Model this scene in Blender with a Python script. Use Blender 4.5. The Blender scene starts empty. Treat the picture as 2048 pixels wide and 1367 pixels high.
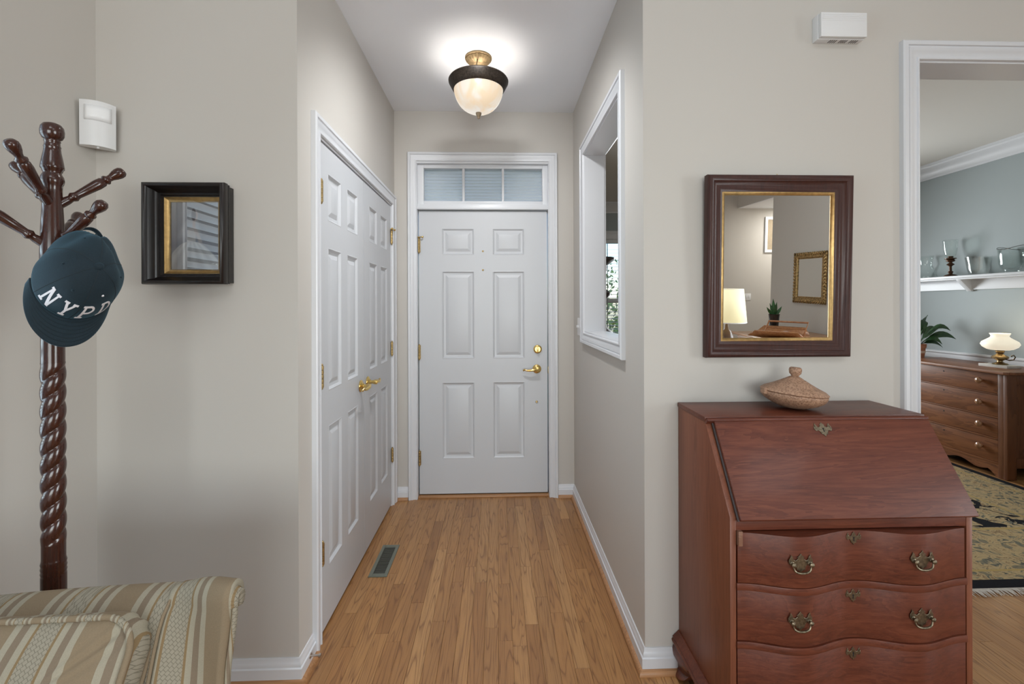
import bpy, bmesh, math, random
from mathutils import Vector as V, Matrix as M

R = math.radians
PI = math.pi
random.seed(11)
sc = bpy.context.scene
COL = sc.collection

# ------------------------------------------------------------------ camera
cd = bpy.data.cameras.new('camera')
cd.sensor_width = 36.0
cd.lens = 36.0 * 900.0 / 2048.0
cd.shift_y = -(683.5 - 611.9) / 2048.0
cd.clip_start = 0.02
cam = bpy.data.objects.new('camera', cd)
COL.objects.link(cam)
cam.matrix_world = (M.Translation((0, 0, 1.36)) @ M.Rotation(R(-1.85), 4, 'Z')
                    @ M.Rotation(R(90), 4, 'X') @ M.Rotation(R(-0.2), 4, 'Z'))
sc.camera = cam

# ------------------------------------------------------------------ world, exposure, daylight
sc.view_settings.view_transform = 'Standard'
sc.view_settings.look = 'None'
sc.view_settings.gamma = 1.0
sc.view_settings.use_curve_mapping = False
sc.view_settings.exposure = 0.0
try:
    sc.cycles.use_denoising = True
    sc.cycles.denoiser = 'OPENIMAGEDENOISE'
    sc.cycles.max_bounces = 10
    sc.cycles.diffuse_bounces = 6
    sc.cycles.glossy_bounces = 5
    sc.cycles.transparent_max_bounces = 24
    sc.cycles.sample_clamp_indirect = 6.0
    sc.cycles.caustics_reflective = False
    sc.cycles.caustics_refractive = False
except Exception:
    pass

wd = bpy.data.worlds.new('daylight')
sc.world = wd
wd.use_nodes = True
_n = wd.node_tree
_sky = _n.nodes.new('ShaderNodeTexSky')
_sky.sky_type = 'NISHITA'
_sky.sun_disc = False
_sky.sun_elevation = R(48)
_sky.sun_rotation = R(200)
_n.links.new(_sky.outputs[0], _n.nodes['Background'].inputs[0])
_n.nodes['Background'].inputs[1].default_value = 0.3


def area(name, loc, direction, sx, sy, power, color):
    ld = bpy.data.lights.new(name, 'AREA')
    ld.shape = 'RECTANGLE'
    ld.size, ld.size_y = sx, sy
    ld.energy = power
    ld.color = color
    o = bpy.data.objects.new(name, ld)
    o.location = loc
    o.rotation_euler = V(direction).to_track_quat('-Z', 'Y').to_euler()
    COL.objects.link(o)
    return o


DAY = (0.90, 0.96, 1.0)
# daylight lamps just outside the glass; all but the left window's are added fill
area('daylight_left', (-1.66, 0.40, 1.45), (1, 0, 0), 1.40, 1.25, 40, (0.70, 0.87, 1.0))
area('added_daylight_rear', (-1.66, -2.3, 1.45), (1, 0, 0), 1.7, 1.4, 22, DAY)  # light of an added rear window, lifting the room
area('added_daylight_right', (4.50, -1.15, 1.35), (-1, 0.1, 0), 1.8, 2.0, 140, (0.97, 0.985, 1.0))  # added window light that reaches the hall's left wall
area('added_daylight_back', (0.52, -4.90, 1.35), (0, 1, -0.02), 3.1, 2.2, 175, (0.97, 0.985, 1.0))  # added light from unseen glazing behind the camera
# lamp of an unseen second window, added to brighten the dining room
area('added_daylight_dining', (2.9, 6.48, 1.5), (0, -1, 0), 1.0, 1.4, 185, (0.97, 0.98, 1.0))


def point(name, loc, power, color, radius=0.03, parent=None):
    ld = bpy.data.lights.new(name, 'POINT')
    ld.energy = power
    ld.color = color
    ld.shadow_soft_size = radius
    o = bpy.data.objects.new(name, ld)
    o.location = loc
    if parent:
        o.parent = parent
    COL.objects.link(o)
    return o


# unseen spot added to fill the hall with light, just inside its mouth
_ld = bpy.data.lights.new('added_hall_spot', 'SPOT')
_ld.energy, _ld.color, _ld.shadow_soft_size = 86, (0.97, 0.985, 1.0), 0.09
_ld.spot_size, _ld.spot_blend = R(155), 1.0
_o = bpy.data.objects.new('added_hall_spot', _ld)
_o.location = (-0.09, 1.86, 2.715)
_o.rotation_euler = V((0, 0.48, -1)).to_track_quat('-Z', 'Y').to_euler()
COL.objects.link(_o)
# overhead fill added under the unseen living-room ceiling, shaped as two skylights
area('added_ceiling_fill', (0.2, -1.6, 3.56), (0, 0, -1), 1.1, 1.5, 28, DAY)
area('added_ceiling_fill', (2.7, -1.6, 3.56), (0, 0, -1), 1.1, 1.5, 28, DAY)
# unseen lamp added to brighten the low passage reflected in the large mirror
o = area('added_passage_lamp', (5.3, -4.1, 2.715), (0, 0, -1), 0.3, 0.3, 30, (1.0, 0.96, 0.90))
o.data.shape = 'DISK'


# ------------------------------------------------------------------ helpers
def tag(o, label=None, cat=None, group=None, kind=None):
    if label:
        o['label'] = label
    if cat:
        o['category'] = cat
    if group:
        o['group'] = group
    if kind:
        o['kind'] = kind
    return o


def thing(name, label, cat, loc=(0, 0, 0), rz=0.0, group=None, kind=None, mat4=None):
    o = bpy.data.objects.new(name, None)
    o.empty_display_size = 0.05
    if mat4 is not None:
        o.matrix_world = mat4
    else:
        o.location = loc
        o.rotation_euler = (0, 0, rz)
    COL.objects.link(o)
    return tag(o, label, cat, group, kind)


class MB:
    def __init__(s):
        s.v = []
        s.f = []

    def add(s, vs, fs, m=None):
        b = len(s.v)
        for p in vs:
            p = V(p)
            s.v.append(m @ p if m is not None else p)
        s.f += [tuple(i + b for i in f) for f in fs]
        return s

    def box(s, x0, x1, y0, y1, z0, z1, m=None):
        vs = [(x, y, z) for x in (x0, x1) for y in (y0, y1) for z in (z0, z1)]
        fs = [(0, 1, 3, 2), (4, 6, 7, 5), (0, 4, 5, 1), (2, 3, 7, 6), (0, 2, 6, 4), (1, 5, 7, 3)]
        return s.add(vs, fs, m)

    def lathe(s, prof, seg=24, m=None, fn=None, caps=False):
        vs, fs = [], []
        n = len(prof)
        for (r, z) in prof:
            for k in range(seg):
                a = 2 * PI * k / seg
                rr = r * (fn(a, z) if fn else 1.0)
                vs.append((rr * math.cos(a), rr * math.sin(a), z))
        for i in range(n - 1):
            for k in range(seg):
                a, b = i * seg + k, i * seg + (k + 1) % seg
                fs.append((a, b, b + seg, a + seg))
        if caps:
            fs.append(tuple(reversed(range(seg))))
            fs.append(tuple(range((n - 1) * seg, n * seg)))
        return s.add(vs, fs, m)

    def tube(s, pts, rad, seg=10, m=None, flat=1.0, closed=False):
        pts = [V(p) for p in pts]
        n = len(pts)
        rs = rad if isinstance(rad, (list, tuple)) else [rad] * n
        vs, fs = [], []
        prev = None
        for i, p in enumerate(pts):
            if closed:
                t = (pts[(i + 1) % n] - pts[i - 1]).normalized()
            else:
                t = (pts[min(i + 1, n - 1)] - pts[max(i - 1, 0)]).normalized()
            if prev is None:
                a = V((0, 0, 1)) if abs(t.z) < 0.9 else V((1, 0, 0))
                side = t.cross(a).normalized()
            else:
                side = (prev - t * prev.dot(t)).normalized()
            prev = side
            up = side.cross(t)
            for k in range(seg):
                an = 2 * PI * k / seg
                vs.append(p + side * (rs[i] * math.cos(an)) + up * (rs[i] * flat * math.sin(an)))
        for i in range(n if closed else n - 1):
            j = (i + 1) % n
            for k in range(seg):
                k2 = (k + 1) % seg
                fs.append((i * seg + k, i * seg + k2, j * seg + k2, j * seg + k))
        if not closed:
            fs.append(tuple(reversed(range(seg))))
            fs.append(tuple(range((n - 1) * seg, n * seg)))
        return s.add(vs, fs, m)

    def prism(s, poly, d0, d1, m=None):
        """poly in local xz, extruded along local y from d0 to d1."""
        n = len(poly)
        vs = [(x, d0, z) for x, z in poly] + [(x, d1, z) for x, z in poly]
        fs = [tuple(range(n)), tuple(reversed(range(n, 2 * n)))]
        for i in range(n):
            j = (i + 1) % n
            fs.append((i, i + n, j + n, j))
        return s.add(vs, fs, m)

    def sweep(s, path, prof, n, closed=False, m=None):
        path = [V(p) for p in path]
        n = V(n)
        np_, k = len(path), len(prof)
        vs, fs = [], []
        for i, p in enumerate(path):
            tin = (p - path[i - 1]).normalized() if (i > 0 or closed) else None
            tout = (path[(i + 1) % np_] - p).normalized() if (i < np_ - 1 or closed) else None
            s1 = n.cross(tin) if tin is not None else n.cross(tout)
            s2 = n.cross(tout) if tout is not None else s1
            mm = (s1 + s2) / (1 + s1.dot(s2))
            for a, b in prof:
                vs.append(p + mm * a + n * b)
        for i in range(np_ if closed else np_ - 1):
            j = (i + 1) % np_
            for q in range(k):
                q2 = (q + 1) % k
                fs.append((i * k + q, j * k + q, j * k + q2, i * k + q2))
        if not closed:
            fs.append(tuple(range(k)))
            fs.append(tuple(reversed(range((np_ - 1) * k, np_ * k))))
        return s.add(vs, fs, m)

    def grid(s, fn, nu, nv, m=None, wrapu=False):
        vs = [fn(i / (nu if wrapu else nu - 1), j / (nv - 1)) for j in range(nv) for i in range(nu)]
        fs = []
        for j in range(nv - 1):
            for i in range(nu if wrapu else nu - 1):
                i2 = (i + 1) % nu
                fs.append((j * nu + i, j * nu + i2, (j + 1) * nu + i2, (j + 1) * nu + i))
        return s.add(vs, fs, m)

    def ball(s, c, r, seg=12, rings=8, m=None, sx=1, sy=1, sz=1):
        mm = M.Translation(c) @ M.Diagonal((sx, sy, sz, 1))
        if m is not None:
            mm = m @ mm
        prof = [(r * math.sin(PI * i / rings), -r * math.cos(PI * i / rings)) for i in range(rings + 1)]
        prof[0] = (0.0002 * r, -r)
        prof[-1] = (0.0002 * r, r)
        return s.lathe(prof, seg, mm)

    def build(s, name, mat, parent=None, bevel=0, seg=2, smooth=35, weld=False, solid=0, subsurf=0, mw=None):
        me = bpy.data.meshes.new(name)
        bm = bmesh.new()
        bv = [bm.verts.new(p) for p in s.v]
        for f in s.f:
            try:
                bm.faces.new([bv[i] for i in f])
            except ValueError:
                pass
        if weld:
            bmesh.ops.remove_doubles(bm, verts=bm.verts, dist=1e-5)
        bmesh.ops.recalc_face_normals(bm, faces=bm.faces)
        if bevel:
            es = [e for e in bm.edges if len(e.link_faces) == 2 and e.calc_face_angle(0) > R(40)]
            bmesh.ops.bevel(bm, geom=es, offset=bevel, segments=seg, affect='EDGES', profile=0.6, clamp_overlap=True)
        bm.to_mesh(me)
        bm.free()
        o = bpy.data.objects.new(name, me)
        COL.objects.link(o)
        if mat:
            me.materials.append(mat)
        if smooth:
            me.shade_smooth()
            if smooth < 179:
                me.set_sharp_from_angle(angle=R(smooth))
        if solid:
            md = o.modifiers.new('thickness', 'SOLIDIFY')
            md.thickness = solid
            md.offset = 0
        if subsurf:
            md = o.modifiers.new('smooth', 'SUBSURF')
            md.levels = md.render_levels = subsurf
        if parent:
            o.parent = parent
        if mw is not None:
            o.matrix_local = mw
        return o


def copy_tree(o, parent=None):
    c = o.copy()
    COL.objects.link(c)
    if parent:
        c.parent = parent
    for ch in list(o.children):
        copy_tree(ch, c)
    return c


def rot_to(d):
    """matrix taking local +z to direction d"""
    return V(d).to_track_quat('Z', 'Y').to_matrix().to_4x4()


def struct(name, mb, mat, label, cat, **k):
    o = mb.build(name, mat, **k)
    return tag(o, label, cat, kind='structure')


# ------------------------------------------------------------------ materials
def new_mat(name):
    m = bpy.data.materials.new(name)
    m.use_nodes = True
    return m, m.node_tree, m.node_tree.nodes['Principled BSDF']


def node(nt, t, ins=None, **props):
    n = nt.nodes.new(t)
    for k, v in props.items():
        setattr(n, k, v)
    for k, v in (ins or {}).items():
        if isinstance(v, bpy.types.NodeSocket):
            nt.links.new(v, n.inputs[k])
        else:
            n.inputs[k].default_value = v
    return n


def c4(c):
    return (c[0], c[1], c[2], 1.0)


def srgb(r, g, b):
    f = lambda u: (u / 12.92 if u <= 0.04045 else ((u + 0.055) / 1.055) ** 2.4)
    return (f(r / 255), f(g / 255), f(b / 255))


def plain(name, col, rough=0.5, metal=0.0, bump=0.0, bscale=40.0, var=0.0, coat=0.0, spec=0.5, em=0.0, emc=None, sheen=0.0):
    m, nt, b = new_mat(name)
    b.inputs['Base Color'].default_value = c4(col)
    b.inputs['Roughness'].default_value = rough
    b.inputs['Metallic'].default_value = metal
    b.inputs['Coat Weight'].default_value = coat
    b.inputs['Specular IOR Level'].default_value = spec
    if sheen:
        b.inputs['Sheen Weight'].default_value = sheen
    if em:
        b.inputs['Emission Color'].default_value = c4(emc or col)
        b.inputs['Emission Strength'].default_value = em
    if bump or var:
        tc = node(nt, 'ShaderNodeTexCoord')
        nz = node(nt, 'ShaderNodeTexNoise', {'Vector': tc.outputs['Object'], 'Scale': bscale, 'Detail': 4.0})
        if bump:
            bp = node(nt, 'ShaderNodeBump', {'Height': nz.outputs[0], 'Strength': bump, 'Distance': 0.002})
            nt.links.new(bp.outputs[0], b.inputs['Normal'])
        if var:
            rp = node(nt, 'ShaderNodeValToRGB', {'Fac': nz.outputs[0]})
            rp.color_ramp.elements[0].color = c4([x * (1 - var) for x in col])
            rp.color_ramp.elements[1].color = c4([min(1, x * (1 + var)) for x in col])
            rp.color_ramp.elements[0].position = 0.3
            rp.color_ramp.elements[1].position = 0.7
            nt.links.new(rp.outputs[0], b.inputs['Base Color'])
    return m


def wood(name, cols, axis='X', across=22.0, along=1.3, rough=0.35, coat=0.3, island=False, pores=0.35, wave=0.5, bump=0.08, spec=0.5, seedmul=1.0):
    """grain lines running along local axis; cols dark, mid, light"""
    m, nt, b = new_mat(name)
    tc = node(nt, 'ShaderNodeTexCoord')
    oi = node(nt, 'ShaderNodeObjectInfo')
    rnd = oi.outputs['Random']
    if island:
        ge = node(nt, 'ShaderNodeNewGeometry')
        ad = node(nt, 'ShaderNodeMath', {0: rnd, 1: ge.outputs['Random Per Island']}, operation='ADD')
        rnd = node(nt, 'ShaderNodeMath', {0: ad.outputs[0]}, operation='FRACT').outputs[0]
    sc_ = [across, across, across]
    sc_['XYZ'.index(axis)] = along
    off = node(nt, 'ShaderNodeMath', {0: rnd, 1: 37.0 * seedmul}, operation='MULTIPLY')
    cmb = node(nt, 'ShaderNodeCombineXYZ', {0: off.outputs[0], 1: off.outputs[0], 2: off.outputs[0]})
    mp = node(nt, 'ShaderNodeMapping', {'Vector': tc.outputs['Object'], 'Scale': sc_})
    va = node(nt, 'ShaderNodeVectorMath', {0: mp.outputs[0], 1: cmb.outputs[0]}, operation='ADD')
    n1 = node(nt, 'ShaderNodeTexNoise', {'Vector': va.outputs[0], 'Scale': 0.45, 'Detail': 5.0, 'Roughness': 0.6, 'Distortion': 0.6})
    # growth-ring lines
    ml = node(nt, 'ShaderNodeMath', {0: n1.outputs[0], 1: 9.0}, operation='MULTIPLY')
    fr = node(nt, 'ShaderNodeMath', {0: ml.outputs[0]}, operation='FRACT')
    n2 = node(nt, 'ShaderNodeTexNoise', {'Vector': va.outputs[0], 'Scale': 5.0, 'Detail': 6.0, 'Roughness': 0.7})
    mx = node(nt, 'ShaderNodeMix', {0: wave, 2: n1.outputs[0], 3: fr.outputs[0]}, data_type='FLOAT')
    mx2 = node(nt, 'ShaderNodeMix', {0: pores, 2: mx.outputs[0], 3: n2.outputs[0]}, data_type='FLOAT')
    rp = node(nt, 'ShaderNodeValToRGB', {'Fac': mx2.outputs[0]})
    e = rp.color_ramp.elements
    e[0].position, e[0].color = 0.22, c4(cols[0])
    e[1].position, e[1].color = 0.78, c4(cols[2])
    x = e.new(0.48)
    x.color = c4(cols[1])
    nt.links.new(rp.outputs[0], b.inputs['Base Color'])
    b.inputs['Roughness'].default_value = rough
    b.inputs['Coat Weight'].default_value = coat
    b.inputs['Coat Roughness'].default_value = 0.12
    b.inputs['Specular IOR Level'].default_value = spec
    if bump:
        bp = node(nt, 'ShaderNodeBump', {'Height': n2.outputs[0], 'Strength': bump, 'Distance': 0.001})
        nt.links.new(bp.outputs[0], b.inputs['Normal'])
    return m, nt, b, rp, rnd, va


def oak_floor():
    m, nt, b = new_mat('oak_strip_flooring')
    tc = node(nt, 'ShaderNodeTexCoord')
    oi = node(nt, 'ShaderNodeObjectInfo')
    ge = node(nt, 'ShaderNodeNewGeometry')
    ad = node(nt, 'ShaderNodeMath', {0: oi.outputs['Random'], 1: ge.outputs['Random Per Island']}, operation='ADD')
    rnd = node(nt, 'ShaderNodeMath', {0: ad.outputs[0]}, operation='FRACT').outputs[0]
    off = node(nt, 'ShaderNodeMath', {0: rnd, 1: 91.0}, operation='MULTIPLY')
    cmb = node(nt, 'ShaderNodeCombineXYZ', {0: off.outputs[0], 1: off.outputs[0], 2: off.outputs[0]})
    # cathedral growth rings
    mp = node(nt, 'ShaderNodeMapping', {'Vector': tc.outputs['Object'], 'Scale': (17.0, 1.15, 17.0)})
    va = node(nt, 'ShaderNodeVectorMath', {0: mp.outputs[0], 1: cmb.outputs[0]}, operation='ADD')
    n1 = node(nt, 'ShaderNodeTexNoise', {'Vector': va.outputs[0], 'Scale': 0.85, 'Detail': 2.0, 'Roughness': 0.45, 'Distortion': 0.25})
    ml = node(nt, 'ShaderNodeMath', {0: n1.outputs[0], 1: 15.0}, operation='MULTIPLY')
    fr = node(nt, 'ShaderNodeMath', {0: ml.outputs[0]}, operation='FRACT')
    ln = node(nt, 'ShaderNodeValToRGB', {'Fac': fr.outputs[0]})
    e = ln.color_ramp.elements
    e[0].position, e[0].color = 0.0, (0.15, 0.15, 0.15, 1)
    e[1].position, e[1].color = 1.0, (0.2, 0.2, 0.2, 1)
    for p, c in ((0.50, 0.0), (0.74, 0.25), (0.90, 1.0)):
        x = e.new(p)
        x.color = (c, c, c, 1)
    # pores
    mp2 = node(nt, 'ShaderNodeMapping', {'Vector': tc.outputs['Object'], 'Scale': (240.0, 9.0, 240.0)})
    vb = node(nt, 'ShaderNodeVectorMath', {0: mp2.outputs[0], 1: cmb.outputs[0]}, operation='ADD')
    n2 = node(nt, 'ShaderNodeTexNoise', {'Vector': vb.outputs[0], 'Scale': 1.0, 'Detail': 3.0})
    po = node(nt, 'ShaderNodeMapRange', {0: n2.outputs[0], 1: 0.50, 2: 0.72})
    p1 = node(nt, 'ShaderNodeMath', {0: po.outputs[0], 1: 0.40}, operation='MULTIPLY')
    l1 = node(nt, 'ShaderNodeMath', {0: ln.outputs[0], 1: 0.72}, operation='MULTIPLY')
    fac = node(nt, 'ShaderNodeMath', {0: l1.outputs[0], 1: p1.outputs[0]}, operation='ADD', use_clamp=True)
    tone = node(nt, 'ShaderNodeValToRGB', {'Fac': rnd})
    e = tone.color_ramp.elements
    e[0].position, e[0].color = 0.0, (0.315, 0.148, 0.051, 1)
    e[1].position, e[1].color = 1.0, (0.455, 0.248, 0.100, 1)
    for p, c in ((0.15, (0.350, 0.170, 0.061)), (0.55, (0.380, 0.190, 0.069)), (0.85, (0.418, 0.218, 0.083))):
        x = e.new(p)
        x.color = c4(c)
    n3 = node(nt, 'ShaderNodeTexNoise', {'Vector': va.outputs[0], 'Scale': 0.5, 'Detail': 2.0})
    m3_ = node(nt, 'ShaderNodeMapRange', {0: n3.outputs[0], 1: 0.3, 2: 0.7, 3: 0.90, 4: 1.10})
    t2 = node(nt, 'ShaderNodeMix', {0: 1.0, 6: tone.outputs[0], 7: m3_.outputs[0]}, data_type='RGBA', blend_type='MULTIPLY')
    mx = node(nt, 'ShaderNodeMix', {0: fac.outputs[0], 6: t2.outputs[2], 7: (0.165, 0.066, 0.022, 1)}, data_type='RGBA')
    nt.links.new(mx.outputs[2], b.inputs['Base Color'])
    b.inputs['Roughness'].default_value = 0.38
    b.inputs['Coat Weight'].default_value = 0.15
    b.inputs['Coat Roughness'].default_value = 0.18
    return m


def glass_pane(name, tint=(1, 1, 1), refl=0.07, rough=0.0, blend=0.35, fmul=1.0):
    m = bpy.data.materials.new(name)
    m.use_nodes = True
    nt = m.node_tree
    nt.nodes.clear()
    out = node(nt, 'ShaderNodeOutputMaterial')
    tr = node(nt, 'ShaderNodeBsdfTransparent', {'Color': c4(tint)})
    gl = node(nt, 'ShaderNodeBsdfGlossy', {'Color': (1, 1, 1, 1), 'Roughness': rough})
    lw = node(nt, 'ShaderNodeLayerWeight', {'Blend': blend})
    ad = node(nt, 'ShaderNodeMath', {0: lw.outputs['Fresnel'], 1: fmul, 2: refl}, operation='MULTIPLY_ADD', use_clamp=True)
    mx = node(nt, 'ShaderNodeMixShader', {0: ad.outputs[0], 1: tr.outputs[0], 2: gl.outputs[0]})
    nt.links.new(mx.outputs[0], out.inputs[0])
    return m


WALL = plain('beige_wall_paint', (0.555, 0.530, 0.493), 0.6, bump=0.05, bscale=180, spec=0.3)
BLUE = plain('blue_grey_wall_paint', (0.36, 0.405, 0.415), 0.6, bump=0.05, bscale=180, spec=0.3)
CEIL = plain('white_ceiling_paint', (0.89, 0.92, 0.97), 0.8, bump=0.04, bscale=150, spec=0.2)
WHITE = plain('white_gloss_trim', (0.68, 0.695, 0.725), 0.32, bump=0.02, bscale=60)
DOORW = plain('white_door_paint', (0.545, 0.560, 0.585), 0.38, bump=0.03, bscale=90)
PLASTIC = plain('white_plastic', (0.74, 0.745, 0.75), 0.4)
BRASS = plain('polished_brass', (0.80, 0.57, 0.20), 0.2, 1.0)
OLDBRASS = plain('dull_brass', (0.46, 0.33, 0.15), 0.38, 1.0, var=0.25, bscale=90)
ANTIQUE = plain('antique_brass_pull', (0.20, 0.165, 0.115), 0.40, 1.0, var=0.4, bscale=160)
DARKB = plain('dark_bronze', (0.030, 0.022, 0.016), 0.45, 0.5, var=0.6, bscale=120, bump=0.2)
DARK = plain('dark_gap', (0.012, 0.010, 0.009), 0.8)
OAK = oak_floor()
SHOE = wood('oak_shoe_moulding', [(0.25, 0.115, 0.045), (0.40, 0.20, 0.085), (0.46, 0.24, 0.11)], 'X', 30, 1.5, 0.4, 0.2)[0]
MAHOG = wood('mahogany', [(0.034, 0.0072, 0.0034), (0.108, 0.0255, 0.0118), (0.180, 0.052, 0.026)], 'X', 30, 2.6, 0.42, 0.08, pores=0.50, wave=0.30, spec=0.4)[0]
MAHOGV = wood('mahogany_upright', [(0.085, 0.0240, 0.0110), (0.180, 0.0560, 0.0265), (0.230, 0.082, 0.0420)], 'Z', 26, 1.5, 0.44, 0.05, pores=0.5, wave=0.25, spec=0.4)[0]
MAHOGE = wood('mahogany_worn_edge', [(0.16, 0.075, 0.045), (0.22, 0.11, 0.07), (0.28, 0.16, 0.11)], 'X', 26, 3, 0.4, 0.2)[0]
RACK = wood('dark_red_turned_wood', [(0.018, 0.005, 0.0035), (0.040, 0.0115, 0.007), (0.062, 0.019, 0.0105)], 'Z', 34, 2.4, 0.20, 0.35, pores=0.4, wave=0.25)[0]
FRAMEW = wood('dark_walnut_frame', [(0.018, 0.0060, 0.0045), (0.042, 0.0115, 0.0080), (0.066, 0.019, 0.0125)], 'Z', 30, 2.0, 0.38, 0.10, pores=0.5, wave=0.3, spec=0.35)[0]
EBONY = wood('blackened_frame_wood', [(0.003, 0.0022, 0.0024), (0.006, 0.0036, 0.0035), (0.012, 0.0065, 0.0055)], 'Z', 30, 2.0, 0.36, 0.10)[0]
GILT = plain('gilt_slip', (0.42, 0.27, 0.105), 0.36, 0.75, var=0.2, bscale=60)
PINE = wood('pine_chest', [(0.070, 0.022, 0.007), (0.190, 0.066, 0.022), (0.265, 0.105, 0.038)], 'Y', 14, 1.1, 0.45, 0.05, wave=0.4)[0]
PINEV = wood('pine_chest_upright', [(0.055, 0.018, 0.006), (0.130, 0.046, 0.017), (0.18, 0.070, 0.027)], 'Z', 14, 1.1, 0.45, 0.05, wave=0.4)[0]
TABLEW = wood('pine_table_top', [(0.24, 0.10, 0.035), (0.40, 0.19, 0.075), (0.50, 0.27, 0.12)], 'Y', 9, 1.0, 0.35, 0.3, wave=0.45)[0]
TRAYW = wood('tray_wood', [(0.20, 0.07, 0.025), (0.34, 0.145, 0.055), (0.44, 0.21, 0.09)], 'Y', 12, 1.5, 0.35, 0.3)[0]
KNOBW = wood('pale_wooden_knob', [(0.20, 0.09, 0.04), (0.30, 0.15, 0.075), (0.38, 0.21, 0.11)], 'X', 24, 3, 0.3, 0.4)[0]
GLASS = glass_pane('window_glass', (0.96, 0.98, 0.98), 0.02)
PGLASS = glass_pane('picture_glass', (0.97, 0.98, 0.98), 0.10)
TGLASS = glass_pane('transom_glass', (0.96, 0.98, 0.98), 0.0, 0.25, 0.04)
MIRROR = plain('mirror_silver', (0.90, 0.91, 0.90), 0.0, 1.0)
BLIND = plain('white_blind_slat', (0.72, 0.74, 0.76), 0.45)
LEAF = plain('dark_green_leaf', (0.020, 0.060, 0.018), 0.35, var=0.4, bscale=30)
LEAF2 = plain('garden_leaf', (0.10, 0.20, 0.055), 0.6, var=0.6, bscale=14)
LAWN = plain('lawn_ground', (0.13, 0.19, 0.06), 0.9, var=0.4, bscale=6)

# ------------------------------------------------------------------ room shell
XL, XR = -0.725, 0.545          # hall walls
YF, YB = 1.66, 3.20             # living-room front wall, entry wall
HZ = 2.74                       # hall ceiling
LX0, LX1, LY0 = -1.436, 4.28, -4.67   # living room
LZ = 3.60
DX0, DX1, DY0, DY1, DZ = 0.665, 4.45, 1.78, 6.20, 2.78   # dining room
T = 0.12

# wall_left with the near window and an added rear one
WL1 = (-0.35, 1.190, 0.75, 2.08)
WL2 = (-3.25, -1.35, 0.75, 2.20)
mb = MB()
y0 = LY0 - T
for (a, b, z0, z1) in (WL2, WL1):
    mb.box(LX0 - T, LX0, y0, a, 0, LZ)
    mb.box(LX0 - T, LX0, a, b, 0, z0)
    mb.box(LX0 - T, LX0, a, b, z1, LZ)
    y0 = b
mb.box(LX0 - T, LX0, y0, YB + 0.14, 0, LZ)
struct('wall_left', mb, WALL, 'plain beige wall at the far left, behind the coat rack', 'wall')
# front wall, left piece (carries the small picture)
mb = MB().box(LX0, XL, YF, YF + T, 0, LZ)
struct('wall_front_left', mb, WALL, 'beige wall carrying the small dark-framed picture', 'wall')
# front wall above the hall, right piece with the cased opening
OX0, OX1, OZ = 1.597, 3.05, 2.285
mb = MB()
mb.box(XL, XR, YF, YF + T, HZ, LZ)
struct('wall_front_header', mb, WALL, 'beige wall above the mouth of the entry hall', 'wall')
mb = MB()
mb.box(XR, OX0, YF, YF + T, 0, LZ)
mb.box(OX0, OX1, YF, YF + T, OZ, LZ)
mb.box(OX1, DX1 + T, YF, YF + T, 0, LZ)
struct('wall_front_right', mb, WALL, 'beige wall carrying the large mirror behind the slant-front desk', 'wall')
# hall left wall with closet opening
CY0, CY1, CZ = 1.85, 3.105, 2.055
mb = MB()
mb.box(XL - T, XL, YF + T, CY0, 0, HZ)
mb.box(XL - T, XL, CY1, YB, 0, HZ)
mb.box(XL - T, XL, CY0, CY1, CZ, HZ)
struct('wall_hall_left', mb, WALL, 'beige hall wall around the double closet doors', 'wall')
# hall right wall with pass-through opening
PY0, PY1, PZ0, PZ1 = 1.968, 2.785, 1.195, 2.300
mb = MB()
mb.box(XR, DX0, YF + T, PY0, 0, LZ)
mb.box(XR, DX0, PY1, YB + 0.14, 0, LZ)
mb.box(XR, DX0, PY0, PY1, 0, PZ0)
mb.box(XR, DX0, PY0, PY1, PZ1, LZ)
mb.box(XR, DX0, YB + 0.14, DY1 + T, 0, LZ)
struct('wall_hall_right', mb, WALL, 'beige hall wall with a white-trimmed opening to the next room', 'wall')
# entry wall with front door and transom opening
FX0, FX1, FZ = -0.600, 0.400, 2.395
mb = MB()
mb.box(LX0, FX0, YB, YB + 0.14, 0, HZ)
mb.box(FX1, XR, YB, YB + 0.14, 0, HZ)
mb.box(FX0, FX1, YB, YB + 0.14, FZ, HZ)
struct('wall_entry', mb, WALL, 'beige end wall of the hall around the white front door', 'wall')
# living room right and back walls, side passage
AZ = 2.74
AY = -3.63
mb = MB()
WR = (-2.05, -0.25, 0.30, 2.40)
mb.box(LX1, LX1 + T, AY, WR[0], 0, LZ)
mb.box(LX1, LX1 + T, WR[1], YF, 0, LZ)
mb.box(LX1, LX1 + T, WR[0], WR[1], 0, WR[2])
mb.box(LX1, LX1 + T, WR[0], WR[1], WR[3], LZ)
mb.box(LX1, LX1 + T, LY0, AY, AZ, LZ)
struct('wall_right', mb, WALL, 'beige living-room wall seen in the large mirror, carrying the gilt mirror', 'wall')
BX0, BX1, BZ0, BZ1 = -1.1, 2.15, 0.15, 2.45
mb = MB()
mb.box(LX0, BX0, LY0 - T, LY0, 0, LZ)
mb.box(BX1, 6.2, LY0 - T, LY0, 0, LZ)
mb.box(BX0, BX1, LY0 - T, LY0, 0, BZ0)
mb.box(BX0, BX1, LY0 - T, LY0, BZ1, LZ)
struct('wall_back', mb, WALL, 'far beige wall seen at the left of the large mirror', 'wall')
mb = MB()
mb.box(LX1 + T, 6.2, AY, AY + T, 0, LZ)
mb.box(6.2, 6.2 + T, LY0 - T, AY + T, 0, LZ)
struct('wall_passage', mb, WALL, 'side walls of the low passage beyond the living room', 'wall')
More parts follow.
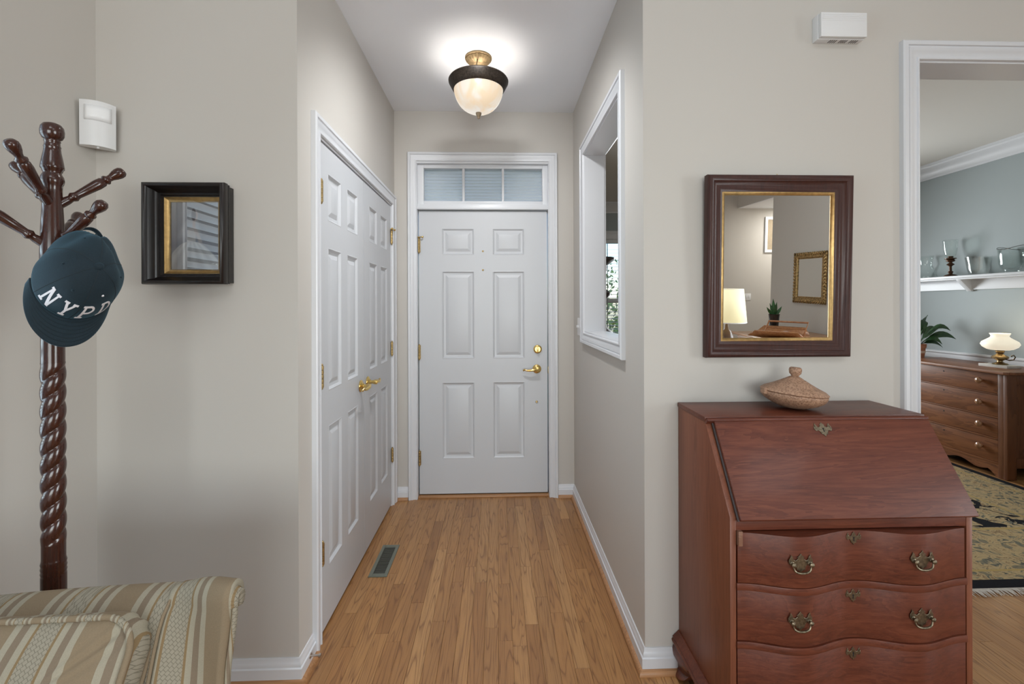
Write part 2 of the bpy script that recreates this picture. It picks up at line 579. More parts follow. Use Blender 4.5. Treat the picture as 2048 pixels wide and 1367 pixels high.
# dining room walls
mb = MB().box(DX1, DX1 + T, DY0, DY1 + T, 0, DZ + 0.1)
struct('wall_dining_right', mb, BLUE, 'blue-grey dining-room wall with the glassware shelf', 'wall')
WX0, WX1, WZ0, WZ1 = 0.98, 2.00, 0.80, 2.28
VX0, VX1 = 2.40, 3.45
mb = MB()
x0 = DX0
for (a, b) in ((WX0, WX1), (VX0, VX1)):
    mb.box(x0, a, DY1, DY1 + T, 0, DZ + 0.1)
    mb.box(a, b, DY1, DY1 + T, 0, WZ0)
    mb.box(a, b, DY1, DY1 + T, WZ1, DZ + 0.1)
    x0 = b
mb.box(x0, DX1 + T, DY1, DY1 + T, 0, DZ + 0.1)
struct('wall_dining_back', mb, BLUE, 'blue-grey window wall of the dining room', 'wall')

# ceilings
mb = MB().box(LX0 - T, XR + 0.03, YF + T, YB + 0.14, HZ, HZ + 0.1)
struct('ceiling_hall', mb, CEIL, 'white ceiling of the entry hall', 'ceiling')
mb = MB().box(LX0 - T, LX1 + T, LY0 - T, YF + T, LZ, LZ + 0.1)
struct('ceiling_living', mb, CEIL, 'tall white ceiling of the living room', 'ceiling')
for _i, _x in enumerate((0.2, 2.7)):  # frames added around the overhead fill lamps
    struct('window_%d' % (7 + _i), MB().sweep([(_x - 0.56, -2.36, LZ), (_x - 0.56, -0.84, LZ), (_x + 0.56, -0.84, LZ), (_x + 0.56, -2.36, LZ)], [(0, 0), (0, 0.05), (0.09, 0.05), (0.09, 0)], (0, 0, -1), closed=True), WHITE,
           ('added skylight frame around the fill lamp in the living-room ceiling nearer the left wall', 'added skylight frame around the fill lamp in the living-room ceiling nearer the right wall')[_i], 'window')
mb = MB().box(LX1 + 0.002, 6.2 + T, LY0 - T, AY, AZ - 0.006, AZ + 0.1)
struct('ceiling_passage', mb, CEIL, 'low pale ceiling over the passage seen in the large mirror', 'ceiling')
CEILD = plain('beige_ceiling_paint', (0.70, 0.675, 0.635), 0.7, bump=0.04, bscale=150, spec=0.2)
mb = MB().box(DX0 - 0.05, DX1 + T, DY0 - 0.02, DY1 + T, DZ, DZ + 0.1)
struct('ceiling_dining', mb, CEILD, 'beige ceiling of the dining room above the crown moulding', 'ceiling')

# ------------------------------------------------------------------ floor: sub-floor and oak strips
SUB = plain('dark_subfloor', (0.05, 0.022, 0.009), 0.8)
mb = MB()
mb.box(LX0 - T, 6.3, LY0 - T, YF + 0.06, -0.06, -0.012)
mb.box(LX0 - T, DX0, YF + 0.06, YB + 0.14, -0.06, -0.012)
mb.box(DX0, DX1 + T, YF + 0.06, DY1 + T, -0.06, -0.012)
floor = struct('floor', mb, SUB, 'oak strip floor running into the entry hall', 'floor')
PW = 0.0572


def plank_obj(cx, y0, y1):
    w, g = PW / 2 - 0.0003, 0.0003
    hl = (y1 - y0) / 2 - 0.0003
    b = 0.0007
    vs = [(-w, -hl, -0.012), (w, -hl, -0.012), (w, hl, -0.012), (-w, hl, -0.012),
          (-w, -hl, -b), (w, -hl, -b), (w, hl, -b), (-w, hl, -b),
          (-w + b, -hl + b, 0), (w - b, -hl + b, 0), (w - b, hl - b, 0), (-w + b, hl - b, 0)]
    fs = [(0, 1, 5, 4), (1, 2, 6, 5), (2, 3, 7, 6), (3, 0, 4, 7), (4, 5, 9, 8), (5, 6, 10, 9), (6, 7, 11, 10), (7, 4, 8, 11), (8, 9, 10, 11)]
    return vs, fs, (cx, (y0 + y1) / 2, 0)


def strips(x0, x1, y0, y1, lo=0.32, hi=1.25):
    n = int((x1 - x0) / PW)
    for i in range(n):
        cx = x0 + (i + 0.5) * PW
        y = y0 - random.uniform(0, 0.9)
        while y < y1 - 0.02:
            L = random.uniform(lo, hi)
            a, b = max(y, y0), min(y + L, y1)
            if y1 - b < 0.12:
                b = y1
            if b - a > 0.05:
                yield cx, a, b
            y = b if b > y else y + L


rest = MB()
npl = 0


def put(cx, a, b, single):
    global npl
    vs, fs, c = plank_obj(cx, a, b)
    if single:
        me = bpy.data.meshes.new('plank')
        me.from_pydata(vs, [], fs)
        me.materials.append(OAK)
        o = bpy.data.objects.new('plank', me)
        o.location = c
        o.parent = floor
        COL.objects.link(o)
        npl += 1
    else:
        rest.add(vs, fs, M.Translation(c))


# hall and the strip of living-room floor in front of it
X0 = -13 * PW
for cx, a, b in strips(X0, X0 + 23 * PW, 1.12, YB + 0.02):
    put(cx, a, b, True)
# dining-room floor between the opening and the rug
D0 = 0.68 + 14 * PW
for cx, a, b in strips(D0, D0 + 33 * PW, 1.25, 2.9):
    put(cx, a, b, cx > 1.75)
# everything else
for cx, a, b in strips(X0 - 13 * PW, X0, 1.12, YF + 0.02):
    put(cx, a, b, cx > -1.2)
for cx, a, b in strips(X0 + 23 * PW, D0, 1.12, YF + 0.02):
    put(cx, a, b, False)
for cx, a, b in strips(D0 + 33 * PW, 4.4, 1.25, 2.9):
    put(cx, a, b, False)
for cx, a, b in strips(DX0, D0, YF + 0.06, 2.9):
    put(cx, a, b, False)
for cx, a, b in strips(DX0, 4.4, 2.9, DY1):
    put(cx, a, b, False)
for cx, a, b in strips(LX0, 4.28, LY0, 1.12, 0.5, 1.9):
    put(cx, a, b, False)
ro = rest.build('plank_remainder', OAK, floor, smooth=0)
ro['kind'] = 'stuff'

# ------------------------------------------------------------------ mouldings
CAS = [(0, 0), (0, 0.010), (0.002, 0.0135), (0.0065, 0.0145), (0.009, 0.009), (0.025, 0.0115), (0.033, 0.0175), (0.039, 0.0185), (0.041, 0.0155), (0.044, 0.0155), (0.046, 0.0215), (0.058, 0.0225), (0.062, 0.018), (0.062, 0)]
CASW = [(a * 1.08, b) for a, b in CAS]
BASE = [(0, 0), (0.015, 0), (0.015, 0.055), (0.0125, 0.0575), (0.0105, 0.0585), (0.0105, 0.066), (0.008, 0.073), (0.0055, 0.078), (0.0055, 0.085), (0.004, 0.089), (0, 0.089)]
SHO = [(0, 0), (0.030, 0), (0.0295, 0.006), (0.027, 0.012), (0.023, 0.0165), (0.018, 0.019), (0, 0.019)]


def baseboard(name, path, label):
    o = struct(name, MB().sweep(path, BASE, (0, 0, 1)), WHITE, label, 'baseboard')
    MB().sweep(path, SHO, (0, 0, 1)).build('shoe_moulding', SHOE, o)
    return o


baseboard('baseboard_left', [(XL, CY0 - 0.066, 0), (XL, YF, 0), (LX0, YF, 0), (LX0, LY0, 0)], 'white baseboard below the small picture, turning into the hall')
baseboard('baseboard_right', [(OX0 - 0.068, YF, 0), (XR, YF, 0), (XR, YB, 0), (0.428, YB, 0)], 'white baseboard along the right side of the hall, ending behind the desk')
baseboard('baseboard_entry', [(-0.632, YB, 0), (XL, YB, 0), (XL, CY1 + 0.064, 0)], 'short white baseboard between the closet and the front door')
baseboard('baseboard_living', [(LX1, AY, 0), (LX1, YF, 0), (OX1 + 0.068, YF, 0)], 'white baseboard along the living-room wall opposite the windows')

# front-door casing, sweep clockwise seen from the hall
NY = (0, -1, 0)
yc = YB
mb = MB().sweep([(-0.568, yc, 0), (-0.568, yc, 2.385), (0.366, yc, 2.385), (0.366, yc, 0)], CAS, NY)
tr = struct('trim_1', mb, WHITE, 'white moulded casing around the front door and transom', 'casing')
jm = MB()
jm.box(FX0, -0.566, YB - 0.004, YB + 0.135, 0, 2.39)
jm.box(0.364, FX1, YB - 0.004, YB + 0.135, 0, 2.39)
jm.box(FX0, FX1, YB - 0.004, YB + 0.135, 2.372, 2.394)
jm.build('jamb', WHITE, tr, bevel=0.002)
MB().box(-0.566, 0.364, YB + 0.010, YB + 0.135, 2.048, 2.086).box(-0.566, 0.364, YB + 0.002, YB + 0.012, 2.050, 2.070).build('transom_bar', WHITE, tr, bevel=0.002)
MB().box(-0.566, 0.364, YB + 0.004, YB + 0.10, 0.0, 0.012).build('threshold', SHOE, tr, bevel=0.003)
MB().box(-0.566, 0.364, YB + 0.050, YB + 0.09, 0.012, 0.022).build('door_sweep', DARK, tr)

# closet casing
mb = MB().sweep([(XL, CY0 - 0.005, 0), (XL, CY0 - 0.005, CZ + 0.005), (XL, CY1 + 0.005, CZ + 0.005), (XL, CY1 + 0.005, 0)], CASW, (1, 0, 0))
tr = struct('trim_2', mb, WHITE, 'white moulded casing around the double closet doors', 'casing')
jm = MB()
jm.box(XL - T, XL + 0.002, CY0 - 0.003, CY0 + 0.005, 0, CZ)
jm.box(XL - T, XL + 0.002, CY1 - 0.005, CY1 + 0.003, 0, CZ)
jm.box(XL - T, XL + 0.002, CY0, CY1, CZ - 0.006, CZ + 0.002)
jm.build('jamb', WHITE, tr)
jm = MB()
jm.box(XL - 0.075, XL - 0.048, CY0 + 0.005, CY1 - 0.005, CZ - 0.02, CZ - 0.006)
jm.build('door_stop', WHITE, tr)

# pass-through casing and liner
NX = (-1, 0, 0)
mb = MB().sweep([(XR, PY1, PZ0), (XR, PY1, PZ1), (XR, PY0, PZ1), (XR, PY0, PZ0)], CASW, NX, closed=True)
tr = struct('trim_3', mb, WHITE, 'white picture-frame trim around the opening in the right hall wall', 'casing')
jm = MB()
jm.box(XR - 0.002, DX0 + 0.002, PY1 - 0.006, PY1 + 0.003, PZ0, PZ1)
jm.box(XR - 0.002, DX0 + 0.002, PY0 - 0.003, PY0 + 0.006, PZ0, PZ1)
jm.box(XR - 0.002, DX0 + 0.002, PY0, PY1, PZ1 - 0.006, PZ1 + 0.003)
jm.build('jamb', WHITE, tr)
MB().box(XR - 0.004, DX0 + 0.012, PY0, PY1, PZ0 - 0.003, PZ0 + 0.008).build('sill', WHITE, tr, bevel=0.002)
mb = MB().sweep([(DX0, PY0, PZ0), (DX0, PY0, PZ1), (DX0, PY1, PZ1), (DX0, PY1, PZ0)], CASW, (1, 0, 0), closed=True)
mb.build('rear_casing', WHITE, tr)

# cased opening to the dining room
mb = MB().sweep([(OX0, YF, 0), (OX0, YF, OZ), (OX1, YF, OZ), (OX1, YF, 0)], [(a * 1.13, b) for a, b in CAS], NY)
tr = struct('trim_4', mb, WHITE, 'white moulded casing of the wide dining-room opening', 'casing')
jm = MB()
jm.box(OX0 - 0.003, OX0 + 0.006, YF - 0.002, DY0 + 0.002, 0, OZ)
jm.box(OX1 - 0.006, OX1 + 0.003, YF - 0.002, DY0 + 0.002, 0, OZ)
jm.box(OX0, OX1, YF - 0.002, DY0 + 0.002, OZ - 0.006, OZ + 0.003)
jm.build('jamb', WHITE, tr)

# dining crown and chair rail
CROWN = [(0, 0), (0, -0.135), (0.012, -0.135), (0.014, -0.118), (0.022, -0.110), (0.034, -0.085), (0.060, -0.055), (0.084, -0.040), (0.090, -0.026), (0.102, -0.018), (0.104, 0)]
mb = MB().sweep([(DX1, DY0, DZ), (DX1, DY1, DZ), (DX0, DY1, DZ), (DX0, DY0, DZ)], CROWN, (0, 0, 1), closed=True)
struct('trim_5', mb, WHITE, 'white crown moulding around the top of the dining room', 'crown moulding')
RAIL = [(0, 0), (0.012, 0), (0.016, 0.014), (0.016, 0.045), (0.026, 0.058), (0.026, 0.068), (0.018, 0.076), (0, 0.076)]
mb = MB().sweep([(DX1, DY0, 0.828), (DX1, DY1, 0.828), (3.5, DY1, 0.828)], RAIL, (0, 0, 1))
struct('trim_6', mb, WHITE, 'white chair rail on the blue-grey wall behind the pine chest', 'chair rail')


# ------------------------------------------------------------------ panelled doors
def rings(mb, x0, x1, z0, z1, lev):
    """nested rectangles: lev = list of (inset, depth)"""
    vs = []
    for ins, d in lev:
        vs += [(x0 + ins, d, z0 + ins), (x1 - ins, d, z0 + ins), (x1 - ins, d, z1 - ins), (x0 + ins, d, z1 - ins)]
    fs = []
    for i in range(len(lev) - 1):
        for k in range(4):
            k2 = (k + 1) % 4
            fs.append((i * 4 + k, i * 4 + k2, i * 4 + 4 + k2, i * 4 + 4 + k))
    b = (len(lev) - 1) * 4
    fs.append((b, b + 1, b + 2, b + 3))
    mb.add(vs, fs)


def panel_door(root, W, Hh, Th, cols, rows, mat):
    """leaf in local x 0..W, z 0..Hh, face at y=0 looking to -y"""
    xs = sorted({0, W} | {v for c in cols for v in c})
    zs = sorted({0, Hh} | {v for c in rows for v in c})
    mb = MB()
    for i in range(len(xs) - 1):
        for j in range(len(zs) - 1):
            if (xs[i], xs[i + 1]) in cols and (zs[j], zs[j + 1]) in rows:
                continue
            mb.add([(xs[i], 0, zs[j]), (xs[i + 1], 0, zs[j]), (xs[i + 1], 0, zs[j + 1]), (xs[i], 0, zs[j + 1])], [(0, 1, 2, 3)])
    mb.add([(0, 0, 0), (W, 0, 0), (W, 0, Hh), (0, 0, Hh), (0, Th, 0), (W, Th, 0), (W, Th, Hh), (0, Th, Hh)],
           [(0, 4, 5, 1), (1, 5, 6, 2), (2, 6, 7, 3), (3, 7, 4, 0), (4, 7, 6, 5)])
    mb.build('slab', mat, root, weld=True, smooth=20)
    for c in cols:
        for r in rows:
            p = MB()
            rings(p, c[0], c[1], r[0], r[1], [(0, 0), (0.0035, -0.0012), (0.007, 0.0015), (0.013, 0.009), (0.020, 0.0105), (0.026, 0.0105), (0.044, 0.003), (0.047, 0.0022)])
            p.build('panel', mat, root, smooth=18)


def hinge(root, x, z, h=0.09, y=-0.004, pin=False, mat=OLDBRASS, leaf=0.012, right=True):
    mb = MB()
    for k in range(5):
        a = z - h / 2 + h / 5 * k
        mb.lathe([(0.0001, a + 0.0004), (0.0074, a + 0.0008), (0.0078, a + 0.003), (0.0078, a + h / 5 - 0.003), (0.0074, a + h / 5 - 0.0008), (0.0001, a + h / 5 - 0.0004)], 10, M.Translation((x, y, 0)))
    mb.ball((x, y, z + h / 2 + 0.003), 0.0052, 10, 6)
    mb.ball((x, y, z - h / 2 - 0.003), 0.0052, 10, 6)
    o = mb.build('hinge', mat, root)
    d = 1 if right else -1
    MB().box(min(x, x + d * leaf), max(x, x + d * leaf), y + 0.0005, y + 0.004, z - h / 2, z + h / 2).build('leaf', mat, o)
    if pin:
        mb = MB()
        zt = z + h / 2 + 0.008
        mb.box(x - 0.009, x + 0.009, y - 0.008, y + 0.008, zt - 0.003, zt + 0.003)
        mb.tube([(x - 0.026, y - 0.010, zt), (x + 0.026, y - 0.014, zt)], 0.0034, 8)
        mb.ball((x - 0.028, y - 0.010, zt), 0.0075, 10, 6)
        mb.ball((x + 0.028, y - 0.014, zt), 0.0075, 10, 6)
        mb.build('pin_stop', BRASS, o)


def lever(root, x, z, d, name='handle'):
    """lever set at local (x, 0, z), pointing to local d*x"""
    my = M.Translation((x, 0, z)) @ rot_to((0, -1, 0))
    h = MB().lathe([(0.031, 0), (0.032, 0.003), (0.030, 0.006), (0.024, 0.008), (0.018, 0.012), (0.014, 0.016), (0.0002, 0.017)], 24, my).build(name, BRASS, root)
    MB().lathe([(0.0105, 0.014), (0.0095, 0.030), (0.012, 0.036), (0.0135, 0.046), (0.012, 0.054), (0.0002, 0.056)], 18, my).build('neck', BRASS, h)
    pts = [(x, -0.046, z), (x + d * 0.02, -0.050, z + 0.001), (x + d * 0.04, -0.052, z - 0.003), (x + d * 0.06, -0.050, z - 0.006),
           (x + d * 0.08, -0.047, z - 0.004), (x + d * 0.092, -0.044, z + 0.001), (x + d * 0.099, -0.041, z - 0.004), (x + d * 0.095, -0.040, z - 0.010)]
    MB().tube(pts, [0.0115, 0.011, 0.0095, 0.008, 0.0072, 0.0066, 0.006, 0.0045], 12).build('lever', BRASS, h)
    return h


YD = YB + 0.036
fd = thing('door_1', 'white six-panel front door with brass lever at the end of the hall', 'door', (-0.560, YD, 0.020), 0, kind='structure')
DW, DH = 0.918, 2.022
fc = [(0.163, 0.395), (0.526, 0.755)]
fr_ = [(0.250, 0.797), (0.965, 1.592), (1.708, 1.898)]
panel_door(fd, DW, DH, 0.044, fc, fr_, DOORW)
for z, p in ((1.775, True), (1.015, False), (0.26, False)):
    hinge(fd, 0.002, z, 0.10, -0.010, p, OLDBRASS, 0.010)
lever(fd, 0.842, 0.888, -1)
my = M.Translation((0.848, 0, 1.030)) @ rot_to((0, -1, 0))
db = MB().lathe([(0.031, 0), (0.031, 0.004), (0.028, 0.010), (0.022, 0.012), (0.020, 0.009), (0.0002, 0.009)], 24, my).build('deadbolt', BRASS, fd)
MB().box(0.843, 0.853, -0.030, -0.008, 1.008, 1.052, ).build('thumb_turn', BRASS, db, bevel=0.003)
for (x, z, r) in ((0.457, 1.735, 0.0065), (0.457, 1.600, 0.0070), (0.840, 0.652, 0.0085)):
    MB().lathe([(r, 0), (r, 0.003), (r * 0.6, 0.005), (0.0002, 0.0045)], 14, M.Translation((x, 0, z)) @ rot_to((0, -1, 0))).build('peephole', OLDBRASS, fd)
MB().box(0.921, 0.926, -0.012, 0.01, 0.855, 0.905).build('strike_plate', OLDBRASS, fd, bevel=0.001)

LW = (CY1 - CY0 - 0.016) / 2
cc = [(0.105, 0.268), (0.352, 0.515)]
cr = [(0.235, 0.835), (0.985, 1.600), (1.715, 1.920)]
d2 = thing('door_2', 'white six-panel closet door leaf nearest the camera, with brass lever', 'door', (XL - 0.003, CY0 + 0.006, 0.014), R(90), kind='structure')
panel_door(d2, LW, 2.028, 0.035, cc, cr, DOORW)
for z in (1.82, 1.06, 0.335):
    hinge(d2, 0.012, z, 0.09, -0.008, False, OLDBRASS, 0.010)
lever(d2, LW - 0.062, 0.925, -1)
d3 = thing('door_3', 'white six-panel closet door leaf next to the entry wall, with brass lever', 'door', (XL - 0.003, CY0 + 0.010 + LW, 0.014), R(90), kind='structure')
panel_door(d3, LW, 2.028, 0.035, cc, cr, DOORW)
for z, p in ((1.82, True), (1.06, False), (0.335, False)):
    hinge(d3, LW - 0.003, z, 0.09, -0.008, p, OLDBRASS, 0.008, right=False)
lever(d3, 0.062, 0.925, 1)

# transom window above the front door
w0 = thing('window_1', 'three-pane transom window above the front door', 'window', (0, 0, 0), kind='structure')
GX0, GX1, GZ0, GZ1 = -0.523, 0.325, 2.112, 2.345
fm = MB()
ywa, ywb = YB + 0.024, YB + 0.075
fm.box(-0.566, GX0, ywa, ywb, 2.086, 2.372)
fm.box(GX1, 0.364, ywa, ywb, 2.086, 2.372)
fm.box(GX0, GX1, ywa, ywb, GZ1, 2.372)
fm.box(GX0, GX1, ywa, ywb, 2.086, GZ0)
fm.build('sash', WHITE, w0, bevel=0.003)
m3 = (GX1 - GX0) / 3
for k in (1, 2):
    MB().box(GX0 + k * m3 - 0.009, GX0 + k * m3 + 0.009, ywa + 0.004, ywb - 0.01, GZ0, GZ1).build('glazing_bar', WHITE, w0, bevel=0.003)
for k in range(3):
    MB().box(GX0 + k * m3 + 0.006, GX0 + (k + 1) * m3 - 0.006, YB + 0.045, YB + 0.049, GZ0 - 0.003, GZ1 + 0.003).build('pane', TGLASS, w0, smooth=0)
SHADE = bpy.data.materials.new('pleated_shade')
SHADE.use_nodes = True
nt = SHADE.node_tree
nt.nodes.clear()
a = node(nt, 'ShaderNodeBsdfDiffuse', {'Color': (0.76, 0.76, 0.77, 1)})
b = node(nt, 'ShaderNodeBsdfTranslucent', {'Color': (0.95, 0.92, 0.90, 1)})
mx = node(nt, 'ShaderNodeMixShader', {0: 0.5, 1: a.outputs[0], 2: b.outputs[0]})
nt.links.new(mx.outputs[0], node(nt, 'ShaderNodeOutputMaterial').inputs[0])
sh = thing('pleated_shade', 'grey-blue pleated shade behind the transom panes', 'window shade', (0, YB + 0.088, GZ0 - 0.02))
mb = MB()
npt = 26
pr = []
for i in range(npt + 1):
    pr.append((0.006 if i % 2 else -0.004, i * 0.0112))
vs = [(x, y, z) for (y, z) in pr for x in (GX0 - 0.03, GX1 + 0.03)]
mb.add(vs, [(2 * i, 2 * i + 1, 2 * i + 3, 2 * i + 2) for i in range(npt)])
mb.build('pleats', SHADE, sh, smooth=0)
MB().box(GX0 - 0.03, GX1 + 0.03, -0.006, 0.008, npt * 0.0112, npt * 0.0112 + 0.012).build('head_rail', WHITE, sh)


# ------------------------------------------------------------------ windows with blinds
def blind_window(name, label, blabel, org, rz, W, z0, z1, bar=None, cord=0.2, casing=True, slat=True, pane_bars=(), slat_tilt=7, cw=1.9):
    """local x across 0..W, room on the -y side, wall face at y=0, wall thickness T"""
    w = thing(name, label, 'window', org, rz, kind='structure')
    f = MB()
    s = 0.045
    f.box(0, s, 0.05, 0.10, z0, z1)
    f.box(W - s, W, 0.05, 0.10, z0, z1)
    f.box(s, W - s, 0.05, 0.10, z1 - s, z1)
    f.box(s, W - s, 0.05, 0.10, z0, z0 + s)
    if bar:
        f.box(s, W - s, 0.045, 0.10, bar - 0.030, bar + 0.030)
    for px in pane_bars:
        f.box(px - 0.03, px + 0.03, 0.05, 0.10, z0 + s, z1 - s)
    f.build('sash', WHITE, w, bevel=0.003)
    MB().box(s, W - s, 0.073, 0.077, z0 + s, z1 - s).build('pane', GLASS, w, smooth=0)
    if casing:
        MB().sweep([(0, 0, z0), (0, 0, z1), (W, 0, z1), (W, 0, z0)], [(a * cw, b) for a, b in CAS], NY, closed=True).build('casing', WHITE, w)
        l = MB()
        l.box(0, 0.004, 0, 0.10, z0, z1).box(W - 0.004, W, 0, 0.10, z0, z1).box(0, W, 0, 0.10, z1 - 0.004, z1).box(-0.02, W + 0.02, -0.03, 0.10, z0 - 0.01, z0 + 0.012)
        l.build('reveal', WHITE, w)
    if not slat:
        return
    bl = thing(blabel[0], blabel[1], 'blind', V(org), rz)
    n = int((z1 - z0 - 0.10) / 0.048)
    tilt = M.Rotation(R(slat_tilt), 4, 'X')
    sm = MB().box(0.008, W - 0.008, -0.022, 0.022, -0.0014, 0.0014, )
    first = None
    for i in range(n):
        z = z0 + 0.045 + i * 0.048
        if first is None:
            first = sm.build('slat', BLIND, bl, smooth=0)
            o = first
        else:
            o = first.copy()
            COL.objects.link(o)
            o.parent = bl
        o.matrix_local = M.Translation((0, 0.018, z)) @ tilt
    MB().box(0.006, W - 0.006, -0.012, 0.044, z1 - 0.052, z1 - 0.006).build('head_rail', BLIND, bl, bevel=0.003)
    MB().box(0.008, W - 0.008, -0.006, 0.040, z0 + 0.014, z0 + 0.030).build('bottom_rail', BLIND, bl, bevel=0.003)
    for cx in (cord, W - cord):
        MB().box(cx - 0.006, cx + 0.006, -0.006, -0.0045, z0 + 0.02, z1 - 0.03).build('ladder_tape', plain('tape', (0.35, 0.37, 0.40), 0.7), bl)


blind_window('window_2', 'dining-room window seen through the hall opening', ('window_blind', 'white slatted blind on the dining window, glimpsed through the hall opening'),
             (WX0, DY1, 0), 0, WX1 - WX0, WZ0, WZ1, bar=1.43, cord=0.545)
blind_window('window_3', 'added unseen dining-room window beside the first', None, (VX0, DY1, 0), 0, VX1 - VX0, WZ0, WZ1, bar=1.43, slat=False)  # unseen window added to carry the dining fill light
# left wall windows: local x -> +y, room at +x ; rotation +90 deg takes -y to +x
blind_window('window_4', 'living-room window on the left wall, mirrored in the picture glass', ('window_blind', 'white slatted blind mirrored in the glass of the small picture'),
             (LX0, WL1[0], 0), R(90), WL1[1] - WL1[0], WL1[2], WL1[3], bar=1.42, cord=0.25, slat_tilt=-28, cw=0.75)
blind_window('window_5', 'added rear living-room window on the left wall, out of view', None, (LX0, WL2[0], 0), R(90), WL2[1] - WL2[0], WL2[2], WL2[3], bar=1.45, slat=False)  # rear window added for its daylight
blind_window('window_6', 'added wide glazed living-room window behind the camera', None, (BX1, LY0, 0), R(180), BX1 - BX0, BZ0, BZ1, slat=False, pane_bars=(1.08, 2.16))  # unseen glazing added for even light from behind

blind_window('window_9', 'added tall living-room window, out of view on the wall opposite the coat rack', None, (LX1, WR[1], 0), R(-90), WR[1] - WR[0], WR[2], WR[3], slat=False, pane_bars=(0.95,))  # window added out of view to light the hall walls

# garden beyond the dining window
lw = MB().box(-6, 12, 6.5, 26, -0.45, -0.40)
struct('ground', lw, LAWN, 'lawn outside the dining-room window', 'ground')


def shrub(x, y, r, h, label):
    t = thing('shrub', label, 'shrub', (x, y, -0.40), group='shrubs outside the dining window')
    rnd = random.Random(int(x * 100))
    mb = MB()
    for k in range(900):
        a, u = rnd.uniform(0, 2 * PI), rnd.uniform(-1, 1)
        q = rnd.uniform(0.75, 1.0)
        c = V((math.cos(a) * math.sqrt(1 - u * u) * r * q, math.sin(a) * math.sqrt(1 - u * u) * r * q, h * 0.55 + u * h * 0.45 * q))
        d = V((rnd.uniform(-1, 1), rnd.uniform(-1, 1), rnd.uniform(-1, 1))).normalized()
        e = d.orthogonal().normalized()
        s = rnd.uniform(0.05, 0.10)
        mb.add([c - d * s, c + e * s * 0.5, c + d * s, c - e * s * 0.5], [(0, 1, 2, 3)])
    o = mb.build('foliage', LEAF2, t, smooth=0)
    o['kind'] = 'stuff'
    MB().tube([(0, 0, 0), (0.03, 0.02, h * 0.3), (0.0, 0.05, h * 0.6)], [0.06, 0.045, 0.02], 8).build('stem', plain('bark', (0.10, 0.07, 0.045), 0.9), t)


shrub(1.5, 9.0, 1.1, 2.3, 'leafy green shrub seen between the dining blind slats')
shrub(3.9, 12.5, 1.6, 3.2, 'taller green shrub standing behind the first, outside the dining window')


# ------------------------------------------------------------------ ceiling light of the hall
lt = thing('ceiling_light', 'semi-flush hall lamp with cream glass bowl and dark bronze ring', 'ceiling light', (-0.101, 2.505, HZ))
canm = plain('aged_gold_canopy', (0.30, 0.215, 0.115), 0.5, 0.6, var=0.25, bscale=80)
flute = lambda a, z: 1.0 + (0.035 * math.cos(22 * a) if -0.036 < z < -0.012 else 0.0)
MB().lathe([(0.074, 0), (0.074, -0.008), (0.068, -0.011), (0.070, -0.014), (0.062, -0.022), (0.050, -0.032), (0.034, -0.038), (0.030, -0.042), (0.012, -0.044), (0.0002, -0.050)], 66, fn=flute).build('canopy', canm, lt)
for k in range(3):
    a = R(25 + 120 * k)
    MB().tube([(0.040 * math.cos(a), 0.040 * math.sin(a), -0.030), (0.048 * math.cos(a), 0.048 * math.sin(a), -0.042), (0.118 * math.cos(a), 0.118 * math.sin(a), -0.128)], 0.0042, 8).build('rod', canm, lt)
MB().tube([(0, 0, -0.045), (0, 0, -0.30)], 0.005, 8).build('stem', canm, lt)
ring = [(0.150, -0.128), (0.162, -0.126), (0.166, -0.132), (0.165, -0.140), (0.152, -0.164), (0.143, -0.180), (0.137, -0.183), (0.134, -0.178), (0.142, -0.150), (0.150, -0.128)]
MB().lathe(ring, 64).build('ring', DARKB, lt)
BOWL, nt, b = new_mat('alabaster_bowl')
tc = node(nt, 'ShaderNodeTexCoord')
mp = node(nt, 'ShaderNodeMapping', {'Vector': tc.outputs['Object'], 'Scale': (9.0, 9.0, 1.5)})
nz = node(nt, 'ShaderNodeTexNoise', {'Vector': mp.outputs[0], 'Scale': 1.4, 'Detail': 2.0, 'Distortion': 0.6})
rp = node(nt, 'ShaderNodeValToRGB', {'Fac': nz.outputs[0]})
rp.color_ramp.elements[0].position, rp.color_ramp.elements[0].color = 0.38, (1.0, 0.78, 0.54, 1)
rp.color_ramp.elements[1].position, rp.color_ramp.elements[1].color = 0.58, (1.0, 0.93, 0.83, 1)
nt.links.new(rp.outputs[0], b.inputs['Emission Color'])
b.inputs['Emission Strength'].default_value = 0.74
b.inputs['Base Color'].default_value = (0.13, 0.11, 0.085, 1)
b.inputs['Roughness'].default_value = 0.25
bp = [(0.136, -0.180)]
for i in range(1, 13):
    t = i / 12
    bp.append((0.136 * math.cos(t * PI / 2) ** 0.85 + 0.0002, -0.180 - 0.128 * math.sin(t * PI / 2) ** 1.15))
MB().lathe(bp, 48).build('bowl', BOWL, lt, smooth=180)
MB().lathe([(0.0002, -0.300), (0.012, -0.301), (0.018, -0.304), (0.015, -0.310), (0.016, -0.313), (0.010, -0.326), (0.007, -0.329), (0.009, -0.332), (0.006, -0.338), (0.0002, -0.341)], 20).build('finial', plain('pewter_gold', (0.30, 0.235, 0.16), 0.45, 0.8), lt)
point('bulb', (-0.101 + 0.05, 2.505, HZ - 0.215), 1.7, (1.0, 0.94, 0.87), 0.028)
point('bulb', (-0.101 - 0.05, 2.505, HZ - 0.215), 1.7, (1.0, 0.94, 0.87), 0.028)

